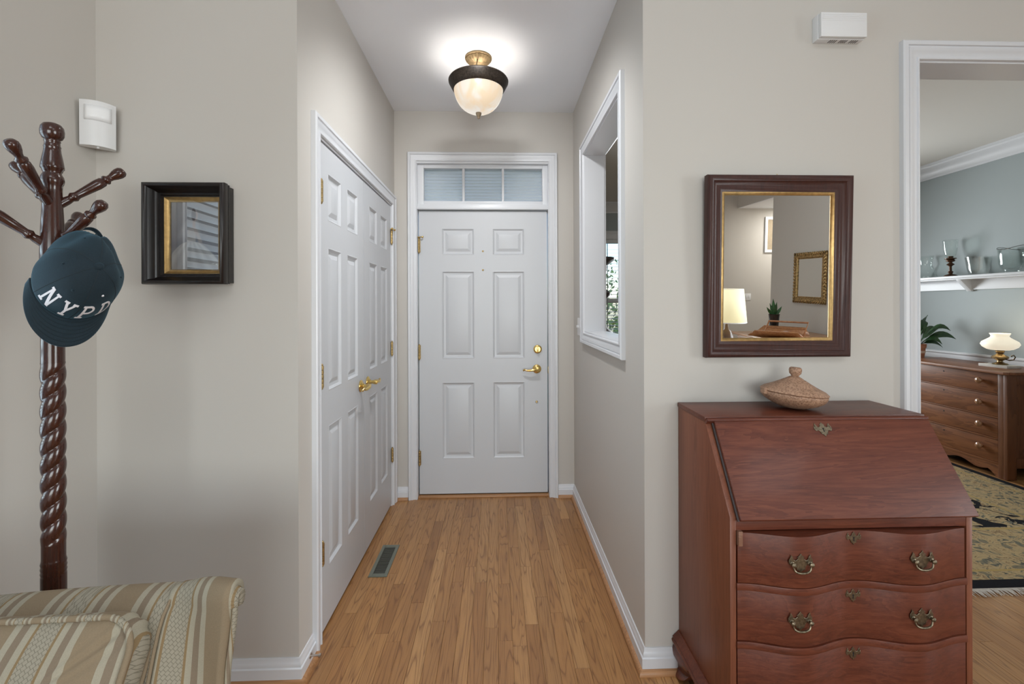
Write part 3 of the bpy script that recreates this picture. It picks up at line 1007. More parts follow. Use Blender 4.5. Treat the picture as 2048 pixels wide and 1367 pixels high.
rd = thing('added_hall_spot', 'added round fill spot in the hall ceiling just inside the hall mouth', 'ceiling light', (-0.09, 1.86, HZ))  # fixture added around the hall fill spot
MB().lathe([(0.055, -0.002), (0.058, -0.006), (0.078, -0.006), (0.082, -0.001)], 32).build('trim_ring', WHITE, rd)
MB().lathe([(0.0002, -0.0012), (0.056, -0.0012)], 32).build('lens', plain('added_spot_lens', (0.8, 0.8, 0.8), 0.5, em=2.0, emc=(1.0, 0.97, 0.93)), rd)

# ------------------------------------------------------------------ small wall fixtures
ch = thing('door_chime', 'white door-chime box high on the wall near the dining opening', 'door chime', (1.190, YF, 2.345))
MB().box(0, 0.176, -0.030, 0, 0, 0.092).build('base', PLASTIC, ch, bevel=0.002)
MB().box(0.0015, 0.1745, -0.046, -0.0325, 0.0015, 0.0905).box(0.003, 0.173, -0.034, -0.029, 0.003, 0.089).build('cover', PLASTIC, ch, bevel=0.003)
for x in (0.052, 0.092, 0.132):
    for k in range(4):
        MB().box(x + k * 0.0075, x + k * 0.0075 + 0.0028, -0.026, -0.008, -0.0006, 0.002).build('vent_slot', DARK, ch)
rgm = MB()
for k in range(4):
    rgm.box(0.006, 0.170, -0.0468, -0.0455, 0.060 + k * 0.007, 0.063 + k * 0.007)
rgm.build('ridge', PLASTIC, ch)

pir = thing('motion_sensor', 'white motion sensor mounted in the wall corner above the coat rack', 'motion sensor', (LX0 + 0.052, YF - 0.052, 1.915), R(40))
pm = MB()


def pirpt(u, v):
    a = (u - 0.5) * 2
    return V((a * 0.047, -0.020 * (1 - a * a) - 0.004 - 0.012 * v, v * 0.150))


pm.grid(pirpt, 13, 6)
pm.add([(-0.047, -0.004, 0), (-0.047, -0.016, 0.150), (-0.047, 0.018, 0.150), (-0.047, 0.018, 0)], [(0, 1, 2, 3)])
pm.add([(0.047, -0.004, 0), (0.047, -0.016, 0.150), (0.047, 0.018, 0.150), (0.047, 0.018, 0)], [(0, 1, 2, 3)])
pm.add([(-0.047, 0.018, 0), (0.047, 0.018, 0), (0.047, 0.018, 0.150), (-0.047, 0.018, 0.150)], [(0, 1, 2, 3)])
for v, z in ((0, 0), (1, 0.150)):
    vs = [pirpt(i / 12, v) for i in range(13)] + [V((0.047, 0.018, z)), V((-0.047, 0.018, z))]
    pm.add(vs, [tuple(range(15))])
pm.build('housing', PLASTIC, pir, weld=True, smooth=40)
MB().grid(lambda u, v: pirpt(0.13 + 0.74 * u, 0.56 + 0.33 * v) + V((0, -0.0022, 0)), 9, 4).build('lens', plain('sensor_lens', (0.86, 0.87, 0.88), 0.25), pir, solid=0.002)
MB().ball((0, -0.012, -0.003), 0.004, 8, 6).build('screw', PLASTIC, pir)

sw = thing('light_switch', 'white light switch plate in the hall beside the white-trimmed opening', 'light switch', (XR, 2.985, 1.165), R(-90))
MB().box(-0.040, 0.040, -0.006, 0, 0, 0.115).build('plate', PLASTIC, sw, bevel=0.002)
for x in (-0.018, 0.018):
    MB().box(x - 0.005, x + 0.005, -0.016, -0.004, 0.050, 0.066).build('toggle', PLASTIC, sw, bevel=0.0015)
ou = thing('wall_outlet', 'white outlet plate low on the wall, mostly hidden by the striped chair', 'outlet', (-1.075, YF, 0.240))
MB().box(-0.036, 0.036, -0.006, 0, 0, 0.115).build('plate', PLASTIC, ou, bevel=0.002)
for z in (0.036, 0.079):
    MB().lathe([(0.0165, 0), (0.0165, 0.002), (0.0002, 0.0022)], 18, M.Translation((0, -0.006, z)) @ rot_to((0, -1, 0))).build('socket', PLASTIC, ou)
ds = thing('door_stop', 'small metal door stop on the baseboard by the closet casing', 'door stop', (XL + 0.014, 1.722, 0.045), R(90))
MB().lathe([(0.010, 0), (0.010, 0.003), (0.004, 0.006), (0.0036, 0.030), (0.007, 0.032), (0.007, 0.040), (0.0002, 0.042)], 14, rot_to((0, -1, 0))).build('stop', plain('nickel', (0.55, 0.5, 0.46), 0.3, 1.0), ds)

vt = thing('floor_vent', 'grey-green metal floor vent beside the closet doors', 'floor vent', (-0.608, 2.432, 0.0))
VG = plain('grey_green_metal', (0.165, 0.180, 0.150), 0.45, 0.2)
fm = MB()
fm.box(-0.047, -0.029, -0.150, 0.150, 0, 0.006).box(0.029, 0.047, -0.150, 0.150, 0, 0.006)
fm.box(-0.029, 0.029, -0.150, -0.124, 0, 0.006).box(-0.029, 0.029, 0.124, 0.150, 0, 0.006)
fm.build('frame', VG, vt, bevel=0.0022)
MB().box(-0.029, 0.029, -0.124, 0.124, 0.0004, 0.0012).build('duct', DARK, vt)
sm = MB().box(-0.028, 0.028, -0.0030, 0.0030, 0.0014, 0.0052)
p0 = None
for k in range(19):
    if p0 is None:
        p0 = sm.build('louver', plain('vent_louver', (0.085, 0.085, 0.072), 0.5), vt)
        o = p0
    else:
        o = p0.copy()
        COL.objects.link(o)
        o.parent = vt
    o.location = (0, -0.118 + k * 0.236 / 18, 0)

# ------------------------------------------------------------------ picture on the left wall
px0, px1, pz0, pz1 = -1.226, -0.947, 1.440, 1.793
pc = thing('framed_picture', 'small black deep-framed picture of a bride in a pale gown', 'picture', ((px0 + px1) / 2, YF, pz0))
pw, ph = (px1 - px0) / 2, pz1 - pz0


def rect(w, h, ins=0.0):
    return [(-w + ins, 0, ins), (-w + ins, 0, h - ins), (w - ins, 0, h - ins), (w - ins, 0, ins)]


PROF = [(-0.006, 0.0), (-0.006, 0.026), (-0.002, 0.030), (-0.002, 0.038), (-0.004, 0.041), (0.0, 0.045), (0.0, 0.066), (-0.003, 0.073), (-0.008, 0.076), (-0.012, 0.074),
        (-0.014, 0.066), (-0.018, 0.063), (-0.021, 0.040), (-0.025, 0.037), (-0.028, 0.026), (-0.033, 0.026), (-0.036, 0.018), (-0.040, 0.018), (-0.040, 0.0)]
MB().sweep(rect(pw, ph), PROF, NY, closed=True).build('frame', EBONY, pc, smooth=50)
MB().sweep(rect(pw, ph), [(-0.038, 0.0), (-0.038, 0.0175), (-0.041, 0.0185), (-0.044, 0.016), (-0.053, 0.008), (-0.056, 0.008), (-0.056, 0.0)], NY, closed=True).build('gilt_slip', GILT, pc, smooth=50)


def print_mat():
    m, nt, b = new_mat('bride_print')
    at = node(nt, 'ShaderNodeAttribute', attribute_name='print')
    nt.links.new(at.outputs['Color'], b.inputs['Base Color'])
    b.inputs['Roughness'].default_value = 0.7
    return m


def sstep(a, b, x):
    t = min(1, max(0, (x - a) / (b - a)))
    return t * t * (3 - 2 * t)


def mixc(a, b, t):
    return tuple(a[i] + (b[i] - a[i]) * t for i in range(3))


def bride(u, v):
    """flat print: u to the right, v up, both 0..1"""
    c = mixc((0.20, 0.20, 0.245), (0.34, 0.33, 0.345), sstep(0.15, 1.0, v + 0.3 * (u - 0.5)))
    c = mixc(c, (0.10, 0.10, 0.14), 0.75 * sstep(0.32, 0.0, abs(v - 0.36) * 1.6 + u * 0.75))
    # veil
    vw = 0.05 + 0.24 * sstep(0.95, 0.45, v)
    veil = sstep(vw, vw * 0.55, abs(u - (0.50 - 0.30 * (0.93 - v)))) * sstep(0.40, 0.55, v) * sstep(0.93, 0.88, v)
    c = mixc(c, (0.47, 0.46, 0.48), 0.55 * veil)
    # gown
    hw = 0.05 + 0.60 * (max(0.0, 0.42 - v) / 0.42) ** 0.55
    gown = sstep(hw, hw * 0.93, abs(u - (0.42 + 0.12 * (0.42 - v)))) * sstep(0.43, 0.40, v)
    fold = 0.5 + 0.5 * math.sin((u - 0.42) / (0.08 + max(0.02, 0.44 - v)) * 11)
    c = mixc(c, mixc((0.38, 0.36, 0.365), (0.55, 0.53, 0.53), fold * 0.6 + 0.3), gown)
    # bodice, neck, arm, head, hair
    bod = sstep(0.095, 0.075, abs(u - 0.42 - 0.10 * (v - 0.45))) * sstep(0.40, 0.43, v) * sstep(0.64, 0.60, v)
    c = mixc(c, (0.50, 0.45, 0.44), bod)
    arm = sstep(0.045, 0.028, abs(u - (0.50 + 0.55 * (0.60 - v)))) * sstep(0.38, 0.42, v) * sstep(0.62, 0.58, v)
    c = mixc(c, (0.46, 0.38, 0.36), 0.8 * arm)
    nk = sstep(0.035, 0.025, abs(u - 0.475)) * sstep(0.60, 0.62, v) * sstep(0.74, 0.70, v)
    c = mixc(c, (0.45, 0.36, 0.34), nk)
    hd = sstep(1.1, 0.85, math.hypot((u - 0.495) / 0.060, (v - 0.79) / 0.075))
    c = mixc(c, (0.44, 0.35, 0.33), hd)
    hr = sstep(1.1, 0.8, math.hypot((u - 0.468) / 0.050, (v - 0.81) / 0.095))
    c = mixc(c, (0.13, 0.11, 0.12), 0.85 * hr)
    return tuple(min(0.85, q * 1.6) for q in c)


nu, nv = 84, 104
iw, ih = pw - 0.052, ph - 0.104
pm = MB().grid(lambda u, v: V(((u * 2 - 1) * iw, -0.004, 0.052 + v * ih)), nu, nv)
po = pm.build('print', print_mat(), pc, smooth=0)
ca = po.data.color_attributes.new('print', 'FLOAT_COLOR', 'POINT')
for i, vtx in enumerate(po.data.vertices):
    ca.data[i].color = (*bride((vtx.co.x / iw + 1) / 2, (vtx.co.z - 0.052) / ih), 1)
MB().box(-pw + 0.050, pw - 0.050, -0.0085, -0.0070, 0.050, ph - 0.050).build('glass', PGLASS, pc, smooth=0)

# ------------------------------------------------------------------ large mirror above the desk
mr = thing('wall_mirror', 'large mahogany-framed mirror with gilt slip above the slant-front desk', 'mirror',
           mat4=M.Translation((1.0385, YF - 0.002, 1.168)) @ M.Rotation(R(1.6), 4, 'X'))
mw_, mh_ = 0.272, 0.670
MPROF = [(0, 0), (0, 0.024), (-0.003, 0.031), (-0.008, 0.035), (-0.015, 0.034), (-0.020, 0.029), (-0.023, 0.029), (-0.026, 0.025), (-0.034, 0.020), (-0.040, 0.0185), (-0.044, 0.020),
         (-0.050, 0.020), (-0.055, 0.016), (-0.061, 0.014), (-0.061, 0)]
MB().sweep(rect(mw_, mh_), MPROF, NY, closed=True).build('frame', FRAMEW, mr, smooth=50)
MB().sweep(rect(mw_, mh_), [(-0.060, 0), (-0.060, 0.0145), (-0.063, 0.0155), (-0.071, 0.010), (-0.072, 0.0)], NY, closed=True).build('gilt_slip', GILT, mr, smooth=50)
MB().box(-mw_ + 0.068, mw_ - 0.068, -0.007, -0.004, 0.068, mh_ - 0.068).build('mirror_glass', MIRROR, mr, smooth=0)
MB().tube([(0, -0.004, mh_ - 0.01), (0, -0.002, mh_ + 0.008)], 0.002, 6).build('nail', OLDBRASS, mr)

# ------------------------------------------------------------------ slant-front desk
dk = thing('slant_front_desk', 'dark mahogany slant-front desk with serpentine drawers and brass pulls', 'desk', (0.672, YF - 0.003, 0))
DWd, DF = 0.728, 0.372
PYZ = M(((0, 1, 0, 0), (1, 0, 0, 0), (0, 0, 1, 0), (0, 0, 0, 1)))       # poly (a, b) -> (y, z), depth -> x
PXY = M(((1, 0, 0, 0), (0, 0, 1, 0), (0, 1, 0, 0), (0, 0, 0, 1)))       # poly (a, b) -> (x, y), depth -> z
side = [(0, 0.13), (0, 0.986), (-0.215, 0.986), (-0.220, 0.980), (-DF, 0.744), (-DF, 0.13)]
MB().prism(side, 0.0, 0.018, PYZ).build('side_panel', MAHOGV, dk, bevel=0.0015)
MB().prism(side, DWd - 0.018, DWd, PYZ).build('side_panel', MAHOGV, dk, bevel=0.0015)
MB().box(-0.003, DWd + 0.003, -0.222, 0, 0.984, 1.0).build('top', MAHOG, dk, bevel=0.003)
MB().box(0.016, DWd - 0.016, -0.012, -0.004, 0.12, 0.985).build('back_panel', MAHOG, dk)
# fall front on the slope
sl = V((0, -(DF - 0.218), 0.744 - 0.983)).normalized()
nr = V((0, sl.z, -sl.y))
if nr.y > 0:
    nr = -nr
tl = V((0, -0.2205, 0.990))
L = 0.300
fa, fb_, fc_, fd_ = tl - nr * 0.006, tl + nr * 0.012, tl + sl * L + nr * 0.012, tl + sl * L - nr * 0.006
fp = [(q.y, q.z) for q in (fa, fb_, fc_, fd_)]
fall = MB().prism(fp, 0.022, DWd + 0.001, PYZ).build('fall_front', MAHOG, dk, bevel=0.0035, seg=3)
lipp = [(q.y, q.z) for q in (tl - nr * 0.008, tl + nr * 0.0155, tl + sl * 0.010 + nr * 0.0155, tl + sl * 0.012 - nr * 0.006)]
MB().prism(lipp, -0.001, DWd + 0.002, PYZ).build('top_strip', MAHOG, dk, bevel=0.003)
# dark strip along the left edge of the fall
MB().prism([(q.y, q.z) for q in (tl - nr * 0.004, tl + nr * 0.002, tl + sl * L + nr * 0.002, tl + sl * L - nr * 0.004)], 0.0175, 0.0225, PYZ).build('fall_edge_strip', plain('dark_edge_strip', (0.10, 0.09, 0.09), 0.35, 0.6), dk)
MB().box(0.018, DWd - 0.018, -DF + 0.001, -DF + 0.02, 0.706, 0.739).build('front_rail', MAHOG, dk, bevel=0.002)
MB().box(0.018, DWd - 0.018, -DF + 0.02, -0.02, 0.10, 0.735).build('carcass', DARK, dk)
MB().box(0.0205, 0.033, -DF - 0.010, -DF + 0.03, 0.665, 0.708).build('loper', MAHOGE, dk, bevel=0.002)


def serp(x):
    t = (x - 0.02) / (DWd - 0.04)
    return 0.034 * (0.5 - 0.5 * math.cos(4 * PI * t)) * (1 - 0.12 * t)


def serp_poly(x0, x1, extra, back):
    n = 44
    f = [(x0 + (x1 - x0) * i / n, -DF - extra - serp(x0 + (x1 - x0) * i / n)) for i in range(n + 1)]
    return f + [(x1, back), (x0, back)]


def batwing(w, h):
    half = [(0.0, 0.50), (0.07, 0.38), (0.14, 0.32), (0.11, 0.24), (0.22, 0.14), (0.30, 0.20), (0.33, 0.34), (0.41, 0.44), (0.42, 0.32), (0.49, 0.18), (0.50, 0.02), (0.42, -0.12), (0.34, -0.10), (0.28, -0.04), (0.20, -0.18),
            (0.16, -0.34), (0.08, -0.34), (0.0, -0.50)]
    pts = [(x * w, z * h) for x, z in half]
    return pts + [(-x, z) for x, z in reversed(pts[1:-1])]


def escutcheon(parent, x, y, z, w=0.045, h=0.030, m=None):
    mm = M.Translation((x, y, z)) if m is None else m
    e = MB().prism(batwing(w, h * 1.3), 0.0, -0.0022, mm).build('escutcheon', ANTIQUE, parent, bevel=0.0006, seg=1)
    k = MB()
    k.lathe([(0.0026, 0), (0.0026, 0.0006), (0.0002, 0.0006)], 10, mm @ M.Translation((0, -0.0020, 0.002)) @ rot_to((0, -1, 0)))
    k.prism([(-0.0012, 0.001), (0.0012, 0.001), (0.0016, -0.008), (-0.0016, -0.008)], -0.0019, -0.0026, mm)
    k.build('keyhole', DARK, parent)
    for sx in (-1, 1):
        MB().ball((0, 0, 0), 0.0022, 8, 5, mm @ M.Translation((sx * w * 0.40, -0.003, h * 0.28))).build('pin', ANTIQUE, parent)


def pull(parent, x, y, z):
    mm = M.Translation((x, y, z))
    p = MB().prism(batwing(0.070, 0.056), 0.0, -0.0025, mm).build('drawer_pull', ANTIQUE, parent, bevel=0.0007, seg=1)
    for sx in (-1, 1):
        k = MB()
        k.lathe([(0.0065, 0), (0.0062, 0.002), (0.0036, 0.003), (0.0036, 0.006), (0.0062, 0.008), (0.0064, 0.011), (0.0002, 0.013)], 12, mm @ M.Translation((sx * 0.026, -0.002, 0.000)) @ rot_to((0, -1, 0)))
        k.build('post', ANTIQUE, parent)
    pts = []
    for i in range(15):
        a = PI * i / 14
        pts.append((-0.025 * math.cos(a), -0.0085 - 0.002 * math.sin(a), -0.001 - 0.0225 * math.sin(a) ** 0.5))
    MB().tube(pts, [0.0022 + 0.0010 * math.sin(PI * i / 14) for i in range(15)], 8, mm).build('bail', ANTIQUE, parent)


for i, (z0, z1) in enumerate(((0.557, 0.702), (0.388, 0.533), (0.172, 0.364))):
    ex = 0.003 if i == 0 else 0.0
    dr = MB().prism(serp_poly(0.021, DWd - 0.021 - (0.006 if i == 0 else 0), ex, -DF + 0.020), z0, z1, PXY).build('drawer', MAHOG, dk, bevel=0.0015, smooth=30)
    zc = z0 + (0.095 if i else 0.092) - (0.004 if i == 2 else 0)
    if i == 2:
        zc = z0 + 0.088
    for xl in (0.184, 0.541):
        pull(dr, xl, -DF - ex - serp(xl) - 0.0005, zc - 0.020)
    escutcheon(dr, 0.364, -DF - ex - serp(0.364) - 0.0005, z1 - 0.022)
for (z0, z1) in ((0.5345, 0.5555), (0.3655, 0.3865), (0.146, 0.170)):
    MB().prism(serp_poly(0.0185, DWd - 0.0185, 0.004, -DF + 0.02), z0, z1, PXY).build('drawer_divider', MAHOG, dk, bevel=0.002, smooth=30)
emat = M.Translation(tl + sl * 0.040 + nr * 0.0122 + V((0.366, 0, 0))) @ M.Rotation(math.atan2(-sl.y, -sl.z) * -1.0, 4, 'X')
escutcheon(fall, 0, 0, 0, 0.058, 0.036, emat)
# base moulding and ogee bracket feet
pth = [(DWd, 0, 0), (DWd, -DF, 0)] + [(DWd - 0.02 - (DWd - 0.04) * i / 24, -DF - serp(DWd - 0.02 - (DWd - 0.04) * i / 24), 0) for i in range(25)] + [(0, -DF, 0), (0, 0, 0)]
BM = [(-0.004, 0.112), (0.026, 0.112), (0.028, 0.120), (0.022, 0.126), (0.024, 0.131), (0.016, 0.139), (0.008, 0.146), (0.003, 0.152), (-0.004, 0.152)]
MB().sweep(pth, BM, (0, 0, 1)).build('base_moulding', MAHOG, dk, smooth=35)
OG = [(0.0, 0.113), (0.016, 0.113), (0.026, 0.090), (0.024, 0.066), (0.010, 0.040), (0.008, 0.022), (0.022, 0.008), (0.024, 0.0), (-0.004, 0.0), (-0.004, 0.113)]
for (fx, fy, sx, sy) in ((0.0, -DF, -1, -1), (DWd, -DF, 1, -1), (0.0, -0.002, -1, 0), (DWd, -0.002, 1, 0)):
    fm = MB()
    yA, yB = (fy + 0.01, fy + 0.13) if sy else (fy - 0.13, fy)
    prof2 = [(fx + sx * a, b) for a, b in OG]
    n = len(prof2)
    seg = 5
    vs = []
    for k in range(seg + 1):
        t = k / seg
        cut = 0.085 * (t ** 1.6)
        tt = (1 - t) if not sy else t
        y = yA + (yB - yA) * (t if sy else 1 - t)
        for (a, b) in prof2:
            vs.append((a, y, 0.113 - (0.113 - b) * (1 - 0.72 * t ** 2)))
    fs = [(k * n + q, k * n + (q + 1) % n, (k + 1) * n + (q + 1) % n, (k + 1) * n + q) for k in range(seg) for q in range(n)]
    fs += [tuple(range(n)), tuple(range(seg * n, seg * n + n))]
    fm.add(vs, fs)
    if sy:
        fm.prism([(fx - sx * 0.0, 0), (fx - sx * 0.05, 0.0), (fx - sx * 0.06, 0.05), (fx - sx * 0.14, 0.090), (fx - sx * 0.14, 0.113), (fx, 0.113)], fy - 0.024, fy + 0.0, )
    fm.build('foot', MAHOG, dk, smooth=40)

# carved lidded bowl on the desk
bk = thing('carved_bowl', 'round carved light-wood lidded bowl leaning slightly on the desk top', 'bowl',
           mat4=M.Translation((1.030, YF - 0.118, 1.0040)) @ M.Rotation(R(5.0), 4, 'Y') @ M.Scale(0.93, 4))
CARV, nt, b = new_mat('carved_light_wood')
tc = node(nt, 'ShaderNodeTexCoord')
vo = node(nt, 'ShaderNodeTexVoronoi', {'Vector': tc.outputs['Object'], 'Scale': 150.0})
nz = node(nt, 'ShaderNodeTexNoise', {'Vector': tc.outputs['Object'], 'Scale': 70.0, 'Detail': 5.0, 'Distortion': 1.5})
mx = node(nt, 'ShaderNodeMix', {0: 0.5, 2: vo.outputs[0], 3: nz.outputs[0]}, data_type='FLOAT')
rp = node(nt, 'ShaderNodeValToRGB', {'Fac': mx.outputs[0]})
rp.color_ramp.elements[0].position, rp.color_ramp.elements[0].color = 0.22, (0.17, 0.085, 0.050, 1)
rp.color_ramp.elements[1].position, rp.color_ramp.elements[1].color = 0.62, (0.42, 0.255, 0.165, 1)
nt.links.new(rp.outputs[0], b.inputs['Base Color'])
bp_ = node(nt, 'ShaderNodeBump', {'Height': mx.outputs[0], 'Strength': 0.6, 'Distance': 0.003})
nt.links.new(bp_.outputs[0], b.inputs['Normal'])
b.inputs['Roughness'].default_value = 0.6
lobes = lambda a, z: 1 + (0.030 * abs(math.sin(9 * a)) if 0.006 < z < 0.034 else 0)
MB().lathe([(0.0002, 0.0), (0.040, 0.0), (0.060, 0.008), (0.078, 0.016), (0.096, 0.028), (0.106, 0.038), (0.110, 0.048), (0.110, 0.053), (0.107, 0.056), (0.100, 0.056), (0.0002, 0.054)], 72, fn=lobes).build('body', CARV, bk, smooth=60)
lid = MB().lathe([(0.0002, 0.0555), (0.110, 0.0560), (0.113, 0.0585), (0.110, 0.062), (0.100, 0.070), (0.076, 0.081), (0.074, 0.0795), (0.072, 0.083), (0.050, 0.095), (0.035, 0.104), (0.033, 0.1025), (0.031, 0.106), (0.020, 0.113), (0.012, 0.117), (0.0002, 0.117)], 64).build('lid', CARV, bk, smooth=40)
MB().lathe([(0.011, 0.115), (0.014, 0.121), (0.0195, 0.127), (0.0215, 0.138), (0.0205, 0.146), (0.016, 0.150), (0.0002, 0.151)], 28).build('finial', CARV, lid, smooth=60)
for sx in (-1, 1):
    MB().box(sx * 0.112 - 0.009, sx * 0.112 + 0.007, -0.014, 0.014, 0.042, 0.066).build('lug', CARV, bk, bevel=0.005)

# ------------------------------------------------------------------ coat rack
rk = thing('coat_rack', 'dark turned-wood coat rack with twisted post and six pegs', 'coat rack', (-1.100, 1.150, 0))
post = [(0.0002, 0.10), (0.022, 0.10), (0.030, 0.13), (0.030, 0.40), (0.024, 0.42), (0.024, 0.700), (0.0232, 0.704), (0.0245, 0.709), (0.0232, 0.7145), (0.0245, 0.720), (0.0232, 0.7265), (0.0245, 0.732), (0.0230, 0.738), (0.0225, 0.742), (0.0225, 0.782)]
MB().lathe(post, 32).build('lower_post', RACK, rk, smooth=50)
tw = MB()
za, zb = 0.780, 1.225
nz_ = 190
ns = 48
vs, fs = [], []
for j in range(nz_ + 1):
    z = za + (zb - za) * j / nz_
    amt = min(1, (z - za) / 0.02, (zb - z) / 0.02)
    amt = max(0, amt)
    for k in range(ns):
        a = 2 * PI * k / ns
        ph = a - 2 * PI * z / 0.0905 + 0.6
        lobe = abs(math.cos(ph)) ** 0.55
        r = 0.0228 * (1 - 0.26 * amt * (1 - lobe)) + 0.0012 * amt
        vs.append((r * math.cos(a), r * math.sin(a), z))
for j in range(nz_):
    for k in range(ns):
        k2 = (k + 1) % ns
        fs.append((j * ns + k, j * ns + k2, (j + 1) * ns + k2, (j + 1) * ns + k))
tw.add(vs, fs)
tw.build('twisted_post', RACK, rk, smooth=60)
up = [(0.0222, 1.223), (0.0222, 1.30), (0.0245, 1.40), (0.0235, 1.50), (0.0215, 1.56), (0.0190, 1.62), (0.0182, 1.650), (0.0188, 1.662), (0.0212, 1.667), (0.0225, 1.674), (0.0215, 1.683), (0.0180, 1.690), (0.0168, 1.6935), (0.0190, 1.697), (0.0195, 1.7005),
      (0.0222, 1.704), (0.0222, 1.709), (0.0205, 1.722), (0.0165, 1.745), (0.0155, 1.755), (0.0165, 1.7575), (0.0150, 1.761), (0.0145, 1.769), (0.0160, 1.771), (0.0145, 1.775), (0.0185, 1.778), (0.0222, 1.786), (0.0230, 1.796), (0.0215, 1.806), (0.0170, 1.813), (0.0090, 1.8165), (0.0002, 1.817)]
MB().lathe(up, 36).build('upper_post', RACK, rk, smooth=60)
pegp = [(0.0002, 0.010), (0.0105, 0.010), (0.0100, 0.035), (0.0085, 0.044), (0.0105, 0.047), (0.0125, 0.051), (0.0105, 0.056), (0.0092, 0.060), (0.0110, 0.085), (0.0128, 0.110), (0.0120, 0.124), (0.0090, 0.128), (0.0120, 0.131), (0.0122, 0.135), (0.0078, 0.140), (0.0085, 0.147), (0.0118, 0.156), (0.0140, 0.166), (0.0135, 0.174), (0.0095, 0.180), (0.0002, 0.182)]
PEG = MB().lathe(pegp, 20)
for (z0, az0, el, off) in ((1.606, 44, 42, 0), (1.505, -8, 38, 0)):
    for k in (0, 1, 2):
        az = R(az0 + 120 * k)
        d = V((math.cos(az) * math.cos(R(el)), math.sin(az) * math.cos(R(el)), math.sin(R(el))))
        PEG.build('peg', RACK, rk, smooth=50, mw=M.Translation((0, 0, z0)) @ rot_to(d))
for k in range(3):
    a = R(90 + 120 * k)
    c, s = math.cos(a), math.sin(a)
    pts = [(0.02 * c, 0.02 * s, 0.30), (0.07 * c, 0.07 * s, 0.30), (0.12 * c, 0.12 * s, 0.25), (0.14 * c, 0.14 * s, 0.15), (0.15 * c, 0.15 * s, 0.06), (0.175 * c, 0.175 * s, 0.022), (0.195 * c, 0.195 * s, 0.016)]
    MB().tube(pts, [0.018, 0.020, 0.019, 0.017, 0.016, 0.016, 0.014], 12).build('leg', RACK, rk, smooth=60)

# ------------------------------------------------------------------ cap on the rack
HATM, nt, b = new_mat('teal_navy_wool')
tc = node(nt, 'ShaderNodeTexCoord')
nz = node(nt, 'ShaderNodeTexNoise', {'Vector': tc.outputs['Object'], 'Scale': 420.0, 'Detail': 3.0})
n2 = node(nt, 'ShaderNodeTexNoise', {'Vector': tc.outputs['Object'], 'Scale': 14.0, 'Detail': 2.0})
ad = node(nt, 'ShaderNodeMix', {0: 0.4, 2: nz.outputs[0], 3: n2.outputs[0]}, data_type='FLOAT')
rp = node(nt, 'ShaderNodeValToRGB', {'Fac': ad.outputs[0]})
rp.color_ramp.elements[0].position, rp.color_ramp.elements[0].color = 0.30, (0.0020, 0.0090, 0.0155, 1)
rp.color_ramp.elements[1].position, rp.color_ramp.elements[1].color = 0.72, (0.0042, 0.0185, 0.029, 1)
nt.links.new(rp.outputs[0], b.inputs['Base Color'])
b.inputs['Roughness'].default_value = 0.85
b.inputs['Sheen Weight'].default_value = 0.18
b.inputs['Sheen Tint'].default_value = (0.25, 0.62, 0.85, 1)
bp_ = node(nt, 'ShaderNodeBump', {'Height': nz.outputs[0], 'Strength': 0.3, 'Distance': 0.001})
nt.links.new(bp_.outputs[0], b.inputs['Normal'])
THREAD = plain('white_embroidery', (0.80, 0.78, 0.82), 0.7)
SEAM = plain('dark_teal_seam', (0.006, 0.016, 0.022), 0.8)

hr_ = V((0.72, 0.69, 0)).normalized()
hv = V((0.69, -0.72, 0.0)).normalized()
hz = V((0, 0, 1))
hu = (hr_ * 0.30 + hz * 0.27 + hv * 0.92).normalized()
hf = (hr_ * -0.17 - hz * 0.94 + hv * 0.28)
hf = (hf - hu * hf.dot(hu)).normalized()
hs = hu.cross(hf)
if (hu.cross(hf)).dot(hr_) < 0:
    pass
HO = V((-1.0215, 1.1260, 1.423))
HM = M((( hf.x, hs.x, hu.x, HO.x), (hf.y, hs.y, hu.y, HO.y), (hf.z, hs.z, hu.z, HO.z), (0, 0, 0, 1)))
hat = thing('baseball_cap', 'dark teal baseball cap with white letters hanging from a coat-rack peg', 'cap', mat4=HM)


def crown(a, t, off=0.0):
    """a: angle from the front, t: 0 rim .. 1 top"""
    ph = t * PI / 2
    rr = math.cos(ph) ** 0.95 if t < 1 else 0.0
    rf = 0.094 + 0.040 * max(0.0, -math.cos(a)) ** 2
    fx, sy = rf * math.cos(a), 0.077 * math.sin(a)
    h = 0.118 * math.sin(ph) ** 0.95
    wob = 0.004 * math.sin(3 * a + 1.0 + 4 * t) * t * (1 - t) * 2 + 0.004 * math.sin(7 * a + 6 * t) * max(0, -math.cos(a)) * (1 - t)
    # soft fold across the back panels
    fold = -0.011 * math.exp(-((t - 0.42 - 0.10 * math.sin(a)) / 0.13) ** 2) * max(0, -math.cos(a + 0.35)) ** 1.0
    p = V((fx * rr, sy * rr, h))
    nrm = V((fx, sy * 1.2, h * 0.6 + 0.01)).normalized()
    return p + nrm * (wob + fold + off)


cm = MB()
na, ntt = 96, 30
vs = [crown(2 * PI * i / na, j / (ntt - 1)) for j in range(ntt) for i in range(na)]
fs = []
for j in range(ntt - 1):
    for i in range(na):
        a = 2 * PI * (i + 0.5) / na
        a = a - 2 * PI if a > PI else a
        dback = PI - abs(a)
        if dback < 0.50 and (j + 0.5) / ntt < 0.34 * math.sqrt(max(0, 1 - (dback / 0.50) ** 2)):
            continue
        i2 = (i + 1) % na
        fs.append((j * na + i, j * na + i2, (j + 1) * na + i2, (j + 1) * na + i))
cm.add(vs, fs)
cm.build('crown', HATM, hat, weld=True, smooth=180, solid=0.002)
